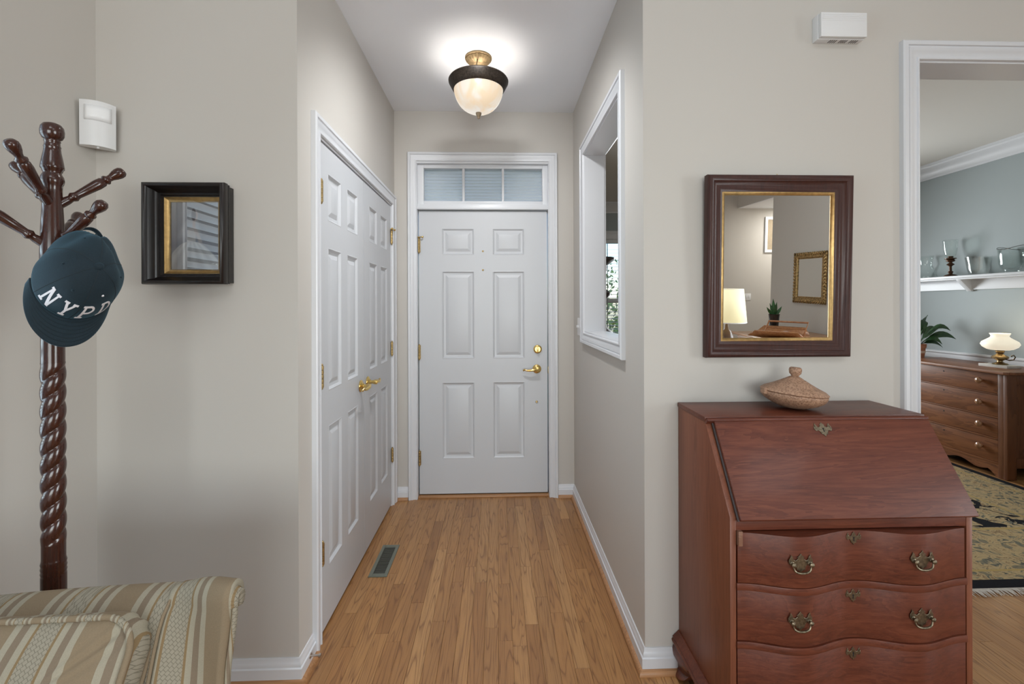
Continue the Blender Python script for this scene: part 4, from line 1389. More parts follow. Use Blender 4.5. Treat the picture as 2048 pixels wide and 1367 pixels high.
# strap closing the back opening
sp = MB()
for side in (0,):
    sp.grid(lambda u, v: (lambda a: crown(a, 0.0) * 1.0 + V((-0.012 * math.cos((u - 0.5) * PI) , 0, -0.004 + 0.016 * v)))(PI - 0.62 + 1.24 * u), 22, 3)
sp.build('strap', HATM, hat, solid=0.002, smooth=180)
MB().lathe([(0.0095, 0), (0.0085, 0.004), (0.004, 0.006), (0.0002, 0.0062)], 18, M.Translation(crown(0, 1.0, -0.001))).build('button', HATM, hat, smooth=180)
for k in range(6):
    a = R(60 * k)
    t0 = 0.32 if k == 3 else 0.0
    MB().tube([crown(a, t0 + (0.99 - t0) * i / 22, 0.0006) for i in range(23)], 0.0011, 6).build('seam', SEAM, hat)
for k in range(6):
    a = R(30 + 60 * k)
    pp = crown(a, 0.52, 0.0008)
    MB().ball(pp, 0.0028, 8, 5).build('eyelet', HATM if k not in (0,) else THREAD, hat)
# bill
BA = R(82)


def bill(u, v, off=0.0):
    a = (u * 2 - 1) * BA
    base = crown(a, 0.0)
    ext = 0.068 * math.cos((u * 2 - 1) * PI / 2 * 0.96) ** 0.5
    x = base.x + ext * v * (0.55 + 0.45 * math.cos(a))
    y = base.y * (1 + 0.10 * v * math.cos(a))
    z = -0.30 * (ext * v) * 0.35 - 3.4 * (y * y) * (0.35 + 0.65 * v) * 0.9 + off
    if v == 0:
        z = min(z, 0) * 0.55
    return V((x, y, z))


bl_ = MB().grid(lambda u, v: bill(u, v), 45, 14)
bl_.build('bill', HATM, hat, solid=0.005, smooth=180)
for q in range(1, 7):
    MB().tube([bill(0.06 + 0.88 * i / 40, q / 7.2, 0.0030) for i in range(41)], 0.0005, 5).build('stitching', SEAM, hat)
# serif letters N Y P D mapped on the front panel
sw_, th = 0.22, 0.12


def q4(x0, z0, x1, z1, w):
    """slanted or upright bar from (x0, z0) to (x1, z1), horizontal width w"""
    return [(x0 - w / 2, z0), (x0 + w / 2, z0), (x1 + w / 2, z1), (x1 - w / 2, z1)]


def bar(x0, x1, z0, z1):
    return [(x0, z0), (x1, z0), (x1, z1), (x0, z1)]


def arc(cx, cz, rx, rz, w, a0, a1, n=10):
    out = []
    for i in range(n):
        p, q = a0 + (a1 - a0) * i / n, a0 + (a1 - a0) * (i + 1) / n
        o = lambda an, k: (cx + (rx - k * w) * math.cos(an), cz + (rz - k * w * 0.7) * math.sin(an))
        out.append([o(p, 1), o(p, 0), o(q, 0), o(q, 1)])
    return out


LET = {
    'N': [q4(0.18, 0, 0.18, 1, 0.15), q4(0.82, 0, 0.82, 1, 0.15), q4(0.82, 0, 0.20, 1, 0.22), bar(0.0, 0.36, 0, 0.11), bar(0.0, 0.28, 0.89, 1), bar(0.64, 1.0, 0.89, 1)],
    'Y': [q4(0.5, 0, 0.5, 0.48, 0.16), q4(0.5, 0.44, 0.17, 1, 0.19), q4(0.5, 0.44, 0.83, 1, 0.17), bar(0.30, 0.70, 0, 0.11), bar(0.0, 0.36, 0.89, 1), bar(0.64, 1.0, 0.89, 1)],
    'P': [q4(0.22, 0, 0.22, 1, 0.17), bar(0.02, 0.46, 0, 0.11), bar(0.02, 0.55, 0.89, 1), bar(0.25, 0.55, 0.42, 0.53)] + arc(0.52, 0.71, 0.40, 0.29, 0.16, -PI / 2, PI / 2),
    'D': [q4(0.22, 0, 0.22, 1, 0.17), bar(0.02, 0.50, 0, 0.11), bar(0.02, 0.50, 0.89, 1)] + arc(0.46, 0.5, 0.46, 0.5, 0.17, -PI / 2, PI / 2, 14),
}
HLET, WLET, GAP = 0.300, 0.36, 0.135
tot = 4 * WLET + 3 * GAP
sgn = 1.0


def lput(x, z, off):
    # x in angle units along the rim, z 0..1 letter height
    a = sgn * x
    return crown(a, 0.055 + HLET * z, off)


for li, chh in enumerate('NYPD'):
    x0 = -tot / 2 + li * (WLET + GAP)
    lm = MB()
    for si, qd in enumerate(LET[chh]):
        A, B, C_, D_ = [V((p[0], p[1])) for p in qd]
        N1, N2 = 4, 7
        vs = []
        for off in (0.0004, 0.0017 + 0.00012 * (si % 3)):
            for j in range(N2 + 1):
                for i in range(N1 + 1):
                    lo_, hi_ = A.lerp(B, i / N1), D_.lerp(C_, i / N1)
                    p = lo_.lerp(hi_, j / N2)
                    vs.append(lput(x0 + WLET * p.x, p.y, off))
        n1 = N1 + 1
        base = n1 * (N2 + 1)
        fs = [(base + j * n1 + i, base + j * n1 + i + 1, base + (j + 1) * n1 + i + 1, base + (j + 1) * n1 + i) for j in range(N2) for i in range(N1)]
        edge = [i for i in range(n1)] + [j * n1 + N1 for j in range(1, N2 + 1)] + [N2 * n1 + i for i in range(N1 - 1, -1, -1)] + [j * n1 for j in range(N2 - 1, 0, -1)]
        for i, e in enumerate(edge):
            e2 = edge[(i + 1) % len(edge)]
            fs.append((e, e2, base + e2, base + e))
        lm.add(vs, fs)
    lm.build('letter_' + chh.lower(), THREAD, hat, smooth=0)


# ------------------------------------------------------------------ striped chair
def stripe_mat(name, axis='X', shift=0.0, scale=1.0):
    m, nt, b = new_mat(name)
    tc = node(nt, 'ShaderNodeTexCoord')
    sx = node(nt, 'ShaderNodeSeparateXYZ', {0: tc.outputs['Object']})
    P = 0.179 * scale
    ad = node(nt, 'ShaderNodeMath', {0: sx.outputs[axis], 1: 10 * P + shift}, operation='ADD')
    dv = node(nt, 'ShaderNodeMath', {0: ad.outputs[0], 1: P}, operation='DIVIDE')
    fr = node(nt, 'ShaderNodeMath', {0: dv.outputs[0]}, operation='FRACT')
    tan, light, mid, thin, dia = srgb(136, 120, 98), srgb(160, 153, 135), srgb(129, 115, 98), srgb(135, 114, 84), srgb(154, 147, 131)
    seq = [(52, tan), (13, light), (14, mid), (12, light), (5, thin), (40, dia), (5, thin), (12, light), (13, mid), (13, light)]
    rp = node(nt, 'ShaderNodeValToRGB', {'Fac': fr.outputs[0]})
    rp.color_ramp.interpolation = 'CONSTANT'
    mk = node(nt, 'ShaderNodeValToRGB', {'Fac': fr.outputs[0]})
    mk.color_ramp.interpolation = 'CONSTANT'
    e = rp.color_ramp.elements
    pos = 0.0
    for i, (w, c) in enumerate(seq):
        el = e[i] if i < 2 else e.new(pos / 179.0)
        el.position = pos / 179.0
        el.color = c4(c)
        pos += w
    me_ = mk.color_ramp.elements
    me_[0].color = (0, 0, 0, 1)
    me_[1].position, me_[1].color = 96 / 179.0, (1, 1, 1, 1)
    x = me_.new(136 / 179.0)
    x.color = (0, 0, 0, 1)
    # diamond weave of the pale band
    mp = node(nt, 'ShaderNodeMapping', {'Vector': tc.outputs['Object'], 'Scale': (130, 130, 130), 'Rotation': (0, R(45), 0)})
    ck = node(nt, 'ShaderNodeTexBrick', {'Scale': 1.0, 'Mortar Size': 0.08, 'Mortar Smooth': 0.3, 'Bias': 0.0, 'Brick Width': 1.0, 'Row Height': 1.0, 'Color1': (1, 1, 1, 1), 'Color2': (1, 1, 1, 1), 'Mortar': (0.62, 0.62, 0.60, 1)})
    cb = node(nt, 'ShaderNodeSeparateXYZ', {0: mp.outputs[0]})
    cc_ = node(nt, 'ShaderNodeCombineXYZ', {0: cb.outputs[0], 1: cb.outputs[2]})
    nt.links.new(cc_.outputs[0], ck.inputs['Vector'])
    mu = node(nt, 'ShaderNodeMix', {0: mk.outputs[0], 6: rp.outputs[0]}, data_type='RGBA', blend_type='MULTIPLY')
    nt.links.new(ck.outputs['Color'], mu.inputs[7])
    nz = node(nt, 'ShaderNodeTexNoise', {'Vector': tc.outputs['Object'], 'Scale': 500.0, 'Detail': 2.0})
    r2 = node(nt, 'ShaderNodeMapRange', {0: nz.outputs[0], 3: 0.86, 4: 1.12})
    m2 = node(nt, 'ShaderNodeMix', {0: 1.0, 6: mu.outputs[2], 7: r2.outputs[0]}, data_type='RGBA', blend_type='MULTIPLY')
    nt.links.new(m2.outputs[2], b.inputs['Base Color'])
    b.inputs['Roughness'].default_value = 0.85
    b.inputs['Specular IOR Level'].default_value = 0.2
    bp = node(nt, 'ShaderNodeBump', {'Height': nz.outputs[0], 'Strength': 0.25, 'Distance': 0.001})
    nt.links.new(bp.outputs[0], b.inputs['Normal'])
    return m


STR_C = stripe_mat('striped_fabric_cushion', 'X', 0.035)
STR_B = stripe_mat('striped_fabric_back', 'X', 0.06)
STR_W = stripe_mat('striped_fabric_wing', 'X', -0.155)
STR_S = stripe_mat('striped_fabric_welt', 'X', 0.02, 0.35)

arm = thing('armchair', 'armchair in tan and cream striped fabric at the lower left, below the coat rack', 'armchair', (-0.930, 0.700, 0), R(4))


def lerp_poly(pts, t):
    ln = [0]
    for a, b in zip(pts, pts[1:]):
        ln.append(ln[-1] + math.hypot(b[0] - a[0], b[1] - a[1]))
    d = t * ln[-1]
    for i in range(len(pts) - 1):
        if d <= ln[i + 1] or i == len(pts) - 2:
            q = (d - ln[i]) / max(1e-9, ln[i + 1] - ln[i])
            return (pts[i][0] + (pts[i + 1][0] - pts[i][0]) * q, pts[i][1] + (pts[i + 1][1] - pts[i][1]) * q)


def smooth_poly(pts, it=3):
    for _ in range(it):
        q = [pts[0]]
        for a, b in zip(pts, pts[1:]):
            q += [(0.75 * a[0] + 0.25 * b[0], 0.75 * a[1] + 0.25 * b[1]), (0.25 * a[0] + 0.75 * b[0], 0.25 * a[1] + 0.75 * b[1])]
        q.append(pts[-1])
        pts = q
    return pts


# back with rolled top
bprof = smooth_poly([(0.10, 0.30), (0.19, 0.55), (0.235, 0.675), (0.262, 0.712), (0.300, 0.730), (0.345, 0.728), (0.372, 0.700), (0.368, 0.640), (0.345, 0.55), (0.335, 0.20)])


def backpt(u, v):
    y, z = lerp_poly(bprof, v)
    x = -0.290 + 0.530 * u
    crest = sstep(0.60, 0.73, z)
    return V((x, y, z + 0.012 * crest * (u - 0.5) + 0.006 * math.sin(3 * u) * crest))


mb = MB().grid(backpt, 22, 60)
for uu in (0.0, 1.0):
    vs = [backpt(uu, i / 59) for i in range(60)]
    mb.add(vs, [tuple(range(60))])
mb.build('backrest', STR_B, arm, smooth=60)
MB().tube([backpt(1.0, 0.02 + 0.62 * i / 24) + V((0.001, 0, 0)) for i in range(25)], 0.0034, 8).build('piping', STR_S, arm)


# wings: wrap forward and flare into a small scroll at the top
def yfront(z):
    for (a, b) in zip(bprof, bprof[1:]):
        if a[1] <= z <= b[1]:
            return a[0] + (b[0] - a[0]) * (z - a[1]) / max(1e-6, b[1] - a[1])
    return 0.31


def wingpt(u, v, sg=1):
    x = 0.236 + 0.136 * u
    zt = 0.712 + 0.034 * sstep(0, 1, u) ** 0.8
    vv = min(1.0, v / 0.84)
    z = 0.12 + (zt - 0.12) * vv
    ys = yfront(min(z, 0.715)) + 0.018 if z > 0.31 else 0.12
    ye = 0.232 - 0.03 * sstep(0.55, 0.30, z)
    y = ys + (ye - ys) * sstep(-0.1, 1.0, u) + 0.016 * math.sin(PI * u)
    flare = 0.016 * sstep(0.60, 0.84, v) * u ** 4
    if v > 0.84:
        a = (v - 0.84) / 0.16 * R(200)
        r = 0.020
        y += r - r * math.cos(a)
        z = zt + r * math.sin(a)
    return V((sg * (x + flare), y, z))


for sg in (1, -1):
    mb = MB().grid(lambda u, v: wingpt(u, v, sg), 18, 70)
    mb.build('wing', STR_W, arm, smooth=180, solid=0.022)
    # gathered end of the scroll and outer edge
    gm = MB()
    c0 = wingpt(1.0, 0.84, sg)
    for k in range(13):
        a = R(-20 + 22 * k)
        p = V((c0.x - sg * 0.004, c0.y + 0.020, c0.z - 0.006))
        r = 0.0195
        q = p + V((0, -r * math.cos(a), r * math.sin(a)))
        gm.tube([q + V((-sg * 0.004, 0, 0)), p.lerp(q, 0.7) + V((sg * 0.010, 0, 0)), p + V((sg * 0.007, 0, 0))], [0.008, 0.0075, 0.004], 8)
    gm.build('gathered_scroll', STR_B, arm, smooth=180)
    em = MB().grid(lambda u, v: wingpt(1.0, 0.84 * v, sg) + V((sg * (0.008 - 0.060 * u), 0.004 + 0.060 * u, -0.004)), 5, 40)
    em.build('outer_edge', STR_S, arm, smooth=180, solid=0.010)


# loose back cushion with welted edge and gathered corners
def outline(a, w, h, r):
    """rounded rectangle by angle parameter 0..1"""
    seg = [(w - r, -(h - r)), (w - r, h - r), (-(w - r), h - r), (-(w - r), -(h - r))]
    n = int(a * 4) % 4
    t = a * 4 - int(a * 4)
    # each quarter: half side, corner, half side
    cx, cz = seg[n]
    base = [(-PI / 2, 0), (0, PI / 2), (PI / 2, PI), (PI, 1.5 * PI)][n]
    if t < 0.5:
        an = base[0] + (base[1] - base[0]) * (t / 0.5)
        return (cx + r * math.cos(an), cz + r * math.sin(an))
    nx, nz2 = seg[(n + 1) % 4]
    k = (t - 0.5) / 0.5
    an = base[1]
    return (cx + (nx - cx) * k + r * math.cos(an), cz + (nz2 - cz) * k + r * math.sin(an))


CWD, CHT, CR = 0.235, 0.205, 0.062
NO = 160


def rim(i, s=1.0, ext=0.0):
    x, z = outline((i % NO) / NO, CWD * s + ext, CHT * s + ext, max(0.004, CR * s + ext))
    return x, z


cm = MB()
vs, fs = [], []
levs = []
for s in (0.05, 0.25, 0.45, 0.65, 0.80, 0.90, 0.96, 1.0):
    levs.append((s, -0.036 - 0.032 * (1 - s ** 3.0), 0.0))
for y, e in ((-0.024, 0.006), (-0.010, 0.010), (0.006, 0.011), (0.022, 0.008), (0.034, 0.0)):
    levs.append((1.0, y, e))
for s in (0.9, 0.6, 0.05):
    levs.append((s, 0.036 + 0.02 * (1 - s ** 3), 0.0))


def corner_amt(i):
    t = ((i % NO) / NO * 4) % 1.0
    return max(0.0, 1 - abs(t - 0.25) / 0.24)


for (s, y, e) in levs:
    for i in range(NO):
        x, z = rim(i, s, e)
        ca_ = corner_amt(i)
        pl = math.sin(i * 1.15) * ca_
        ln = math.hypot(x, z) + 1e-6
        k = 0.0035 * pl * (1 if s > 0.95 else (s > 0.6) * 0.6)
        dimple = -0.010 * ca_ * max(0, 1 - abs(s - 0.86) / 0.14) if y < 0 and s < 1 else 0
        vs.append((x + x / ln * k, y - dimple + (0.003 * pl if s > 0.6 and y < 0 and s < 1 else 0), z + z / ln * k))
nl = len(levs)
for j in range(nl - 1):
    for i in range(NO):
        i2 = (i + 1) % NO
        fs.append((j * NO + i, j * NO + i2, (j + 1) * NO + i2, (j + 1) * NO + i))
fs.append(tuple(range(NO)))
fs.append(tuple(range((nl - 1) * NO, nl * NO)))
cm.add(vs, fs)
CMW = M.Translation((-0.010, 0.131, 0.553)) @ M.Rotation(R(-31), 4, 'X') @ M.Rotation(R(1.0), 4, 'Y')
cu = cm.build('back_cushion', STR_C, arm, smooth=180, mw=CMW)
for y in (-0.036, 0.034):
    pts = []
    for i in range(NO):
        x, z = rim(i, 1.0, 0.003)
        pts.append((x, y, z))
    MB().tube(pts, 0.0062, 8, closed=True).build('welt', STR_S, cu, smooth=180)
# seat, seat cushion, skirted front and legs (below the picture)
sm = MB().box(-0.33, 0.33, -0.36, 0.30, 0.16, 0.33)
sm.build('seat_frame', STR_B, arm, bevel=0.02, seg=3)
sm = MB().box(-0.245, 0.245, -0.38, 0.10, 0.335, 0.445)
sm.build('seat_cushion', STR_C, arm, bevel=0.035, seg=4)
for x in (-0.29, 0.29):
    for y in (-0.32, 0.26):
        MB().lathe([(0.014, 0), (0.020, 0.04), (0.026, 0.12), (0.028, 0.165)], 14, M.Translation((x, y, 0))).build('leg', RACK, arm, smooth=60)

# ------------------------------------------------------------------ dining room: pine chest
cx0, cy0 = 3.92, 3.347
cs = thing('chest_of_drawers', 'low pine chest of four drawers with wooden knobs under the glassware shelf', 'chest of drawers', (cx0, cy0, 0.004))
CL, CDp, CH = 0.985, 0.49, 0.812
CT = M(((0, 0, 1, 0), (0, 1, 0, 0), (1, 0, 0, 0), (0, 0, 0, 1)))
tp = []
for i in range(9):
    a = PI / 2 * i / 8
    tp.append((-0.024 + 0.05 - 0.05 * math.sin(a) + 0.0, -0.028 + 0.05 - 0.05 * math.cos(a)))
top = [(-0.024, 0.0), (-0.024, CL + 0.02), (CDp + 0.01, CL + 0.02), (CDp + 0.01, -0.028), (0.034, -0.028), (0.026, -0.022), (0.020, -0.012), (0.012, -0.012), (0.004, -0.020), (-0.006, -0.014), (-0.016, -0.010)]
MB().prism(top, CH, CH + 0.022, PXY).build('top', PINE, cs, bevel=0.004)
MB().box(0.006, CDp, 0.0, 0.02, 0.09, CH).build('side_panel', PINEV, cs)
MB().box(0.006, CDp, CL - 0.02, CL, 0.0, CH).build('side_panel', PINEV, cs)
for y in (-0.008,):
    MB().box(0.0, 0.075, y, 0.02, 0.0, CH).box(CDp - 0.07, CDp, y, 0.02, 0.0, CH).box(0.075, CDp - 0.07, y, 0.02, CH - 0.075, CH).box(0.075, CDp - 0.07, y, 0.02, 0.09, 0.165).build('side_frame', PINEV, cs, bevel=0.003)
MB().box(0.0005, 0.02, 0.0195, 0.058, 0.0, CH).build('stile', PINEV, cs, bevel=0.002)
MB().box(0.0, 0.02, CL - 0.058, CL, 0.0, CH).build('stile', PINEV, cs, bevel=0.002)
MB().box(0.022, CDp - 0.01, 0.02, CL - 0.02, 0.10, CH).build('carcass', DARK, cs)
drz = [(0.656, 0.808), (0.474, 0.642), (0.306, 0.458), (0.118, 0.290)]
for z0, z1 in drz:
    d = MB().box(0.003, 0.022, 0.061, CL - 0.061, z0, z1).build('drawer', PINE, cs, bevel=0.002)
    for y in (0.180, 0.815):
        MB().lathe([(0.010, 0), (0.010, 0.007), (0.014, 0.012), (0.024, 0.020), (0.025, 0.028), (0.020, 0.037), (0.0002, 0.041)], 18, M.Translation((0.003, y, (z0 + z1) / 2 + 0.012)) @ rot_to((-1, 0, 0))).build('knob', KNOBW, d, smooth=60)
    MB().lathe([(0.006, 0), (0.006, 0.001), (0.0002, 0.0011)], 12, M.Translation((0.003, 0.488, z1 - 0.035)) @ rot_to((-1, 0, 0))).build('keyhole', DARK, d)
for (z0, z1) in ((0.644, 0.654), (0.460, 0.472), (0.292, 0.304), (0.100, 0.116)):
    MB().box(0.0, 0.022, 0.058, CL - 0.058, z0, z1).build('rail', PINE, cs, bevel=0.0015)
ap = [(0.058, 0.0), (0.0, 0.0), (0.0, 0.10), (CL, 0.10), (CL, 0.0), (CL - 0.058, 0.0)]
n = 40
for i in range(n + 1):
    y = CL - 0.07 - (CL - 0.14) * i / n
    t = abs(y - CL / 2) / (CL / 2 - 0.07)
    z = 0.045 - 0.016 * math.cos(t * 3 * PI) + 0.012 * (1 - t)
    if t > 0.85:
        z *= (1 - t) / 0.15
    ap.append((y, max(0.0, z)))
MB().prism(ap, 0.001, 0.020, M(((0, 1, 0, 0), (1, 0, 0, 0), (0, 0, 1, 0), (0, 0, 0, 1)))).build('apron', PINE, cs)

ztop = CH + 0.022 + 0.004
# potted plant
pl = thing('potted_plant', 'leafy green plant in a banded terracotta pot on the pine chest', 'plant', (4.190, 4.352, ztop))
TERR = plain('terracotta', (0.33, 0.135, 0.075), 0.75, var=0.2, bscale=40)
MB().lathe([(0.0002, 0), (0.046, 0), (0.056, 0.095), (0.062, 0.097), (0.064, 0.132), (0.058, 0.134), (0.054, 0.118), (0.0002, 0.115)], 28).build('pot', TERR, pl, smooth=50)
MB().lathe([(0.0515, 0.045), (0.0535, 0.045), (0.0556, 0.068), (0.0536, 0.068)], 28).build('pot_band', plain('pale_band', (0.55, 0.42, 0.33), 0.8), pl)


def blade(o, d, ln, rise, w, droop):
    side = (V((-d.y, d.x, 0)) * 0.75 + V((0, 0, 0.65))).normalized()
    pts = []
    for i in range(10):
        t = i / 9
        c = o + d * ln * t + V((0, 0, rise * (t * 2 - t * t) - droop * t ** 3))
        ww = 1.7 * w * (0.18 if t < 0.25 else math.sin(PI * min(1, (t - 0.12) / 0.88)) + 0.02)
        pts.append((c, ww))
    vs, fs = [], []
    for c, ww in pts:
        vs += [c - side * ww, c + V((0, 0, -ww * 0.25)), c + side * ww]
    for i in range(9):
        fs += [(i * 3, i * 3 + 1, i * 3 + 4, i * 3 + 3), (i * 3 + 1, i * 3 + 2, i * 3 + 5, i * 3 + 4)]
    return MB().add(vs, fs)


for (az, ln, rise, w, dr) in ((-60, 0.24, 0.26, 0.022, 0.10), (-48, 0.27, 0.17, 0.026, 0.09), (-75, 0.20, 0.13, 0.018, 0.10), (-40, 0.18, 0.08, 0.016, 0.09), (-20, 0.16, 0.20, 0.03, 0.03), (-90, 0.10, 0.32, 0.024, 0.02),
                              (60, 0.22, 0.24, 0.022, 0.09), (120, 0.20, 0.22, 0.024, 0.10), (175, 0.15, 0.24, 0.026, 0.05), (-130, 0.19, 0.20, 0.026, 0.09), (20, 0.16, 0.28, 0.022, 0.05)):
    d = V((math.cos(R(az)), math.sin(R(az)), 0))
    blade(V((0, 0, 0.112)), d, ln, rise, w, dr).build('leaf', LEAF, pl, smooth=180)

# small oil-lamp style lamp on a marble slab
sb = tag(MB().box(-0.065, 0.065, -0.105, 0.105, 0, 0.022).build('marble_slab', plain('pale_marble', (0.62, 0.60, 0.56), 0.25, var=0.1, bscale=18), bevel=0.002), 'pale marble slab under the little opal lamp on the pine chest', 'slab')
sb.location = (4.185, 3.622, ztop)
sb.rotation_euler = (0, 0, R(3))
ol = thing('oil_lamp', 'little brass lamp with a glowing opal glass shade on a marble slab', 'lamp', (4.190, 3.622, ztop + 0.0225))
MB().lathe([(0.0002, 0), (0.046, 0), (0.050, 0.004), (0.044, 0.010), (0.030, 0.014), (0.018, 0.022), (0.016, 0.030), (0.030, 0.040), (0.050, 0.052), (0.054, 0.060), (0.048, 0.070), (0.030, 0.080), (0.020, 0.088), (0.024, 0.096), (0.028, 0.106), (0.026, 0.110), (0.034, 0.118), (0.036, 0.124), (0.020, 0.128), (0.0002, 0.129)], 28).build('base', plain('lamp_brass', (0.33, 0.235, 0.12), 0.35, 1.0), ol, smooth=40)
pts = [(0, -0.050, 0.058)] + [(0, -0.088 - 0.026 * math.cos(R(-150 + 24 * k)), 0.062 + 0.026 * math.sin(R(-150 + 24 * k))) for k in range(11)]
MB().tube([(0, -0.04, 0.048), (0, -0.07, 0.040), (0, -0.10, 0.050), (0, -0.112, 0.072), (0, -0.100, 0.086), (0, -0.086, 0.082), (0, -0.084, 0.072)], 0.0045, 8).build('handle', plain('lamp_handle', (0.12, 0.09, 0.055), 0.4, 1.0), ol)
OPAL = plain('glowing_opal_glass', (0.75, 0.72, 0.62), 0.3, em=0.62, emc=(1.0, 0.90, 0.70))
MB().lathe([(0.058, 0.122), (0.078, 0.128), (0.104, 0.146), (0.116, 0.168), (0.108, 0.188), (0.080, 0.208), (0.058, 0.224), (0.052, 0.238), (0.060, 0.254), (0.063, 0.258)], 36).build('shade', OPAL, ol, smooth=180, solid=0.003)
point('flame', (0, 0, 0.30), 1.2, (1.0, 0.85, 0.62), 0.03, ol)

# glassware shelf
sf = thing('wall_shelf', 'long white wall shelf holding glassware on the blue-grey wall', 'shelf', (DX1, 0, 1.500))
MB().box(-0.165, 0, 2.3, 5.6, 0.108, 0.130).build('board', WHITE, sf, bevel=0.004)
MB().box(-0.150, 0, 2.32, 5.58, 0.094, 0.108).build('cove', WHITE, sf, bevel=0.005)
MB().box(-0.018, 0, 2.3, 5.6, 0.0, 0.095).build('back_rail', WHITE, sf, bevel=0.003)
for y in (2.75, 4.09, 5.3):
    MB().prism([(0, -0.015), (0, 0.095), (-0.120, 0.095), (-0.118, 0.085), (-0.030, 0.0), (-0.018, -0.015)], y - 0.022, y + 0.022).build('bracket', WHITE, sf, bevel=0.002)
SZ = 1.6305
GW = glass_pane('clear_glass', (0.975, 0.99, 0.985), 0.02, 0.04, 0.2, 0.38)
GW2 = glass_pane('cut_glass', (0.97, 0.985, 0.98), 0.10, 0.08, 0.2, 0.5)
SX = DX1 - 0.085
g = tag(MB().lathe([(0.0002, 0.003), (0.090, 0.0), (0.092, 0.006), (0.070, 0.080), (0.050, 0.125), (0.047, 0.135), (0.056, 0.190), (0.062, 0.222), (0.059, 0.222), (0.044, 0.135), (0.066, 0.080), (0.088, 0.010), (0.0002, 0.008)], 36, fn=lambda a, z: 1 + 0.025 * math.cos(10 * a)).build('glass_vase', GW, smooth=180), 'clear glass flared vase at the left end of the visible shelf', 'vase')
g.location = (SX, 4.446, SZ)
cdl = thing('hurricane_candlestick', 'dark turned candlestick with a clear glass hurricane shade', 'candlestick', (SX, 4.198, SZ))
CB = plain('brown_bronze', (0.085, 0.040, 0.018), 0.35, 0.4, var=0.3, bscale=40)
MB().lathe([(0.0002, 0), (0.048, 0), (0.050, 0.008), (0.040, 0.016), (0.016, 0.024), (0.014, 0.034), (0.021, 0.040), (0.020, 0.048), (0.011, 0.054), (0.010, 0.096), (0.016, 0.104), (0.030, 0.114), (0.026, 0.122), (0.014, 0.130), (0.013, 0.138), (0.030, 0.144), (0.034, 0.156), (0.026, 0.164), (0.044, 0.170), (0.044, 0.176), (0.020, 0.178), (0.019, 0.196), (0.0002, 0.197)], 28).build('stem', CB, cdl, smooth=40)
MB().lathe([(0.022, 0.176), (0.036, 0.192), (0.047, 0.224), (0.054, 0.275), (0.057, 0.340), (0.058, 0.352), (0.0555, 0.352), (0.0515, 0.275), (0.044, 0.226), (0.033, 0.195), (0.020, 0.180)], 36).build('glass_shade', GW, cdl, smooth=180)
g = tag(MB().lathe([(0.0002, 0.004), (0.056, 0.0), (0.062, 0.006), (0.074, 0.050), (0.082, 0.110), (0.088, 0.160), (0.084, 0.160), (0.078, 0.110), (0.068, 0.050), (0.056, 0.012), (0.0002, 0.012)], 48, fn=lambda a, z: 1 + 0.022 * math.cos(14 * a + 60 * z) * (1 if z > 0.01 else 0) + (0.03 * abs(math.cos(7 * a)) if z > 0.15 else 0)).build('cut_glass_bowl', GW2, smooth=30), 'sparkling cut-glass bowl between the candlestick and the dark-rimmed glass bowl', 'bowl')
g.location = (SX, 3.946, SZ)
pt_ = thing('glass_bowl', 'deep clear ribbed glass bowl with raised dark rim near the right edge of the picture', 'bowl', (SX, 3.68, SZ), R(-90))
GW3 = glass_pane('smoky_clear_glass', (0.945, 0.965, 0.96), 0.02, 0.04, 0.2, 0.42)
spout = lambda a, z: 1 + (0.12 * max(0, math.cos(a)) ** 6 if z > 0.15 else 0) + 0.008 * math.cos(16 * a)
MB().lathe([(0.0002, 0.012), (0.048, 0.0), (0.050, 0.008), (0.044, 0.016), (0.068, 0.038), (0.080, 0.078), (0.083, 0.140), (0.088, 0.205), (0.085, 0.205), (0.079, 0.140), (0.076, 0.080), (0.064, 0.044), (0.0002, 0.022)], 48, fn=spout).build('body', GW3, pt_, smooth=180)
rm = [V((0.0868 * spout(2 * PI * i / 48, 0.2) * math.cos(2 * PI * i / 48), 0.0868 * spout(2 * PI * i / 48, 0.2) * math.sin(2 * PI * i / 48), 0.208 + 0.014 * math.cos(4 * PI * i / 48))) for i in range(48)]
MB().tube(rm, 0.0022, 6, closed=True).build('rim', plain('dark_silver_rim', (0.12, 0.11, 0.10), 0.3, 1.0), pt_)
g = tag(MB().lathe([(0.0002, 0.003), (0.040, 0.0), (0.045, 0.006), (0.060, 0.090), (0.064, 0.185), (0.061, 0.185), (0.056, 0.090), (0.040, 0.010), (0.0002, 0.008)], 36).build('glass_tumbler', GW3, smooth=180), 'tall clear glass cut off by the right edge of the picture', 'glass')
g.location = (SX, 3.50, SZ)

# rug
rg = thing('rug', 'gold, black and sage patterned oriental rug with white fringe', 'rug', (1.45, 2.075, 0.001))
RW, RLn = 2.43, 3.6
RUG, nt, b = new_mat('oriental_rug')
tc = node(nt, 'ShaderNodeTexCoord')
mp = node(nt, 'ShaderNodeMapping', {'Vector': tc.outputs['Object'], 'Scale': (1.0, 1.0, 1.0)})
nzw = node(nt, 'ShaderNodeTexNoise', {'Vector': mp.outputs[0], 'Scale': 6.0, 'Detail': 2.0})
wv = node(nt, 'ShaderNodeVectorMath', {0: nzw.outputs['Color'], 1: (0.16, 0.16, 0.0)}, operation='MULTIPLY')
wa = node(nt, 'ShaderNodeVectorMath', {0: mp.outputs[0], 1: wv.outputs[0]}, operation='ADD')
vo = node(nt, 'ShaderNodeTexVoronoi', {'Vector': wa.outputs[0], 'Scale': 11.0}, feature='F1')
vo2 = node(nt, 'ShaderNodeTexVoronoi', {'Vector': wa.outputs[0], 'Scale': 21.0}, feature='F1')
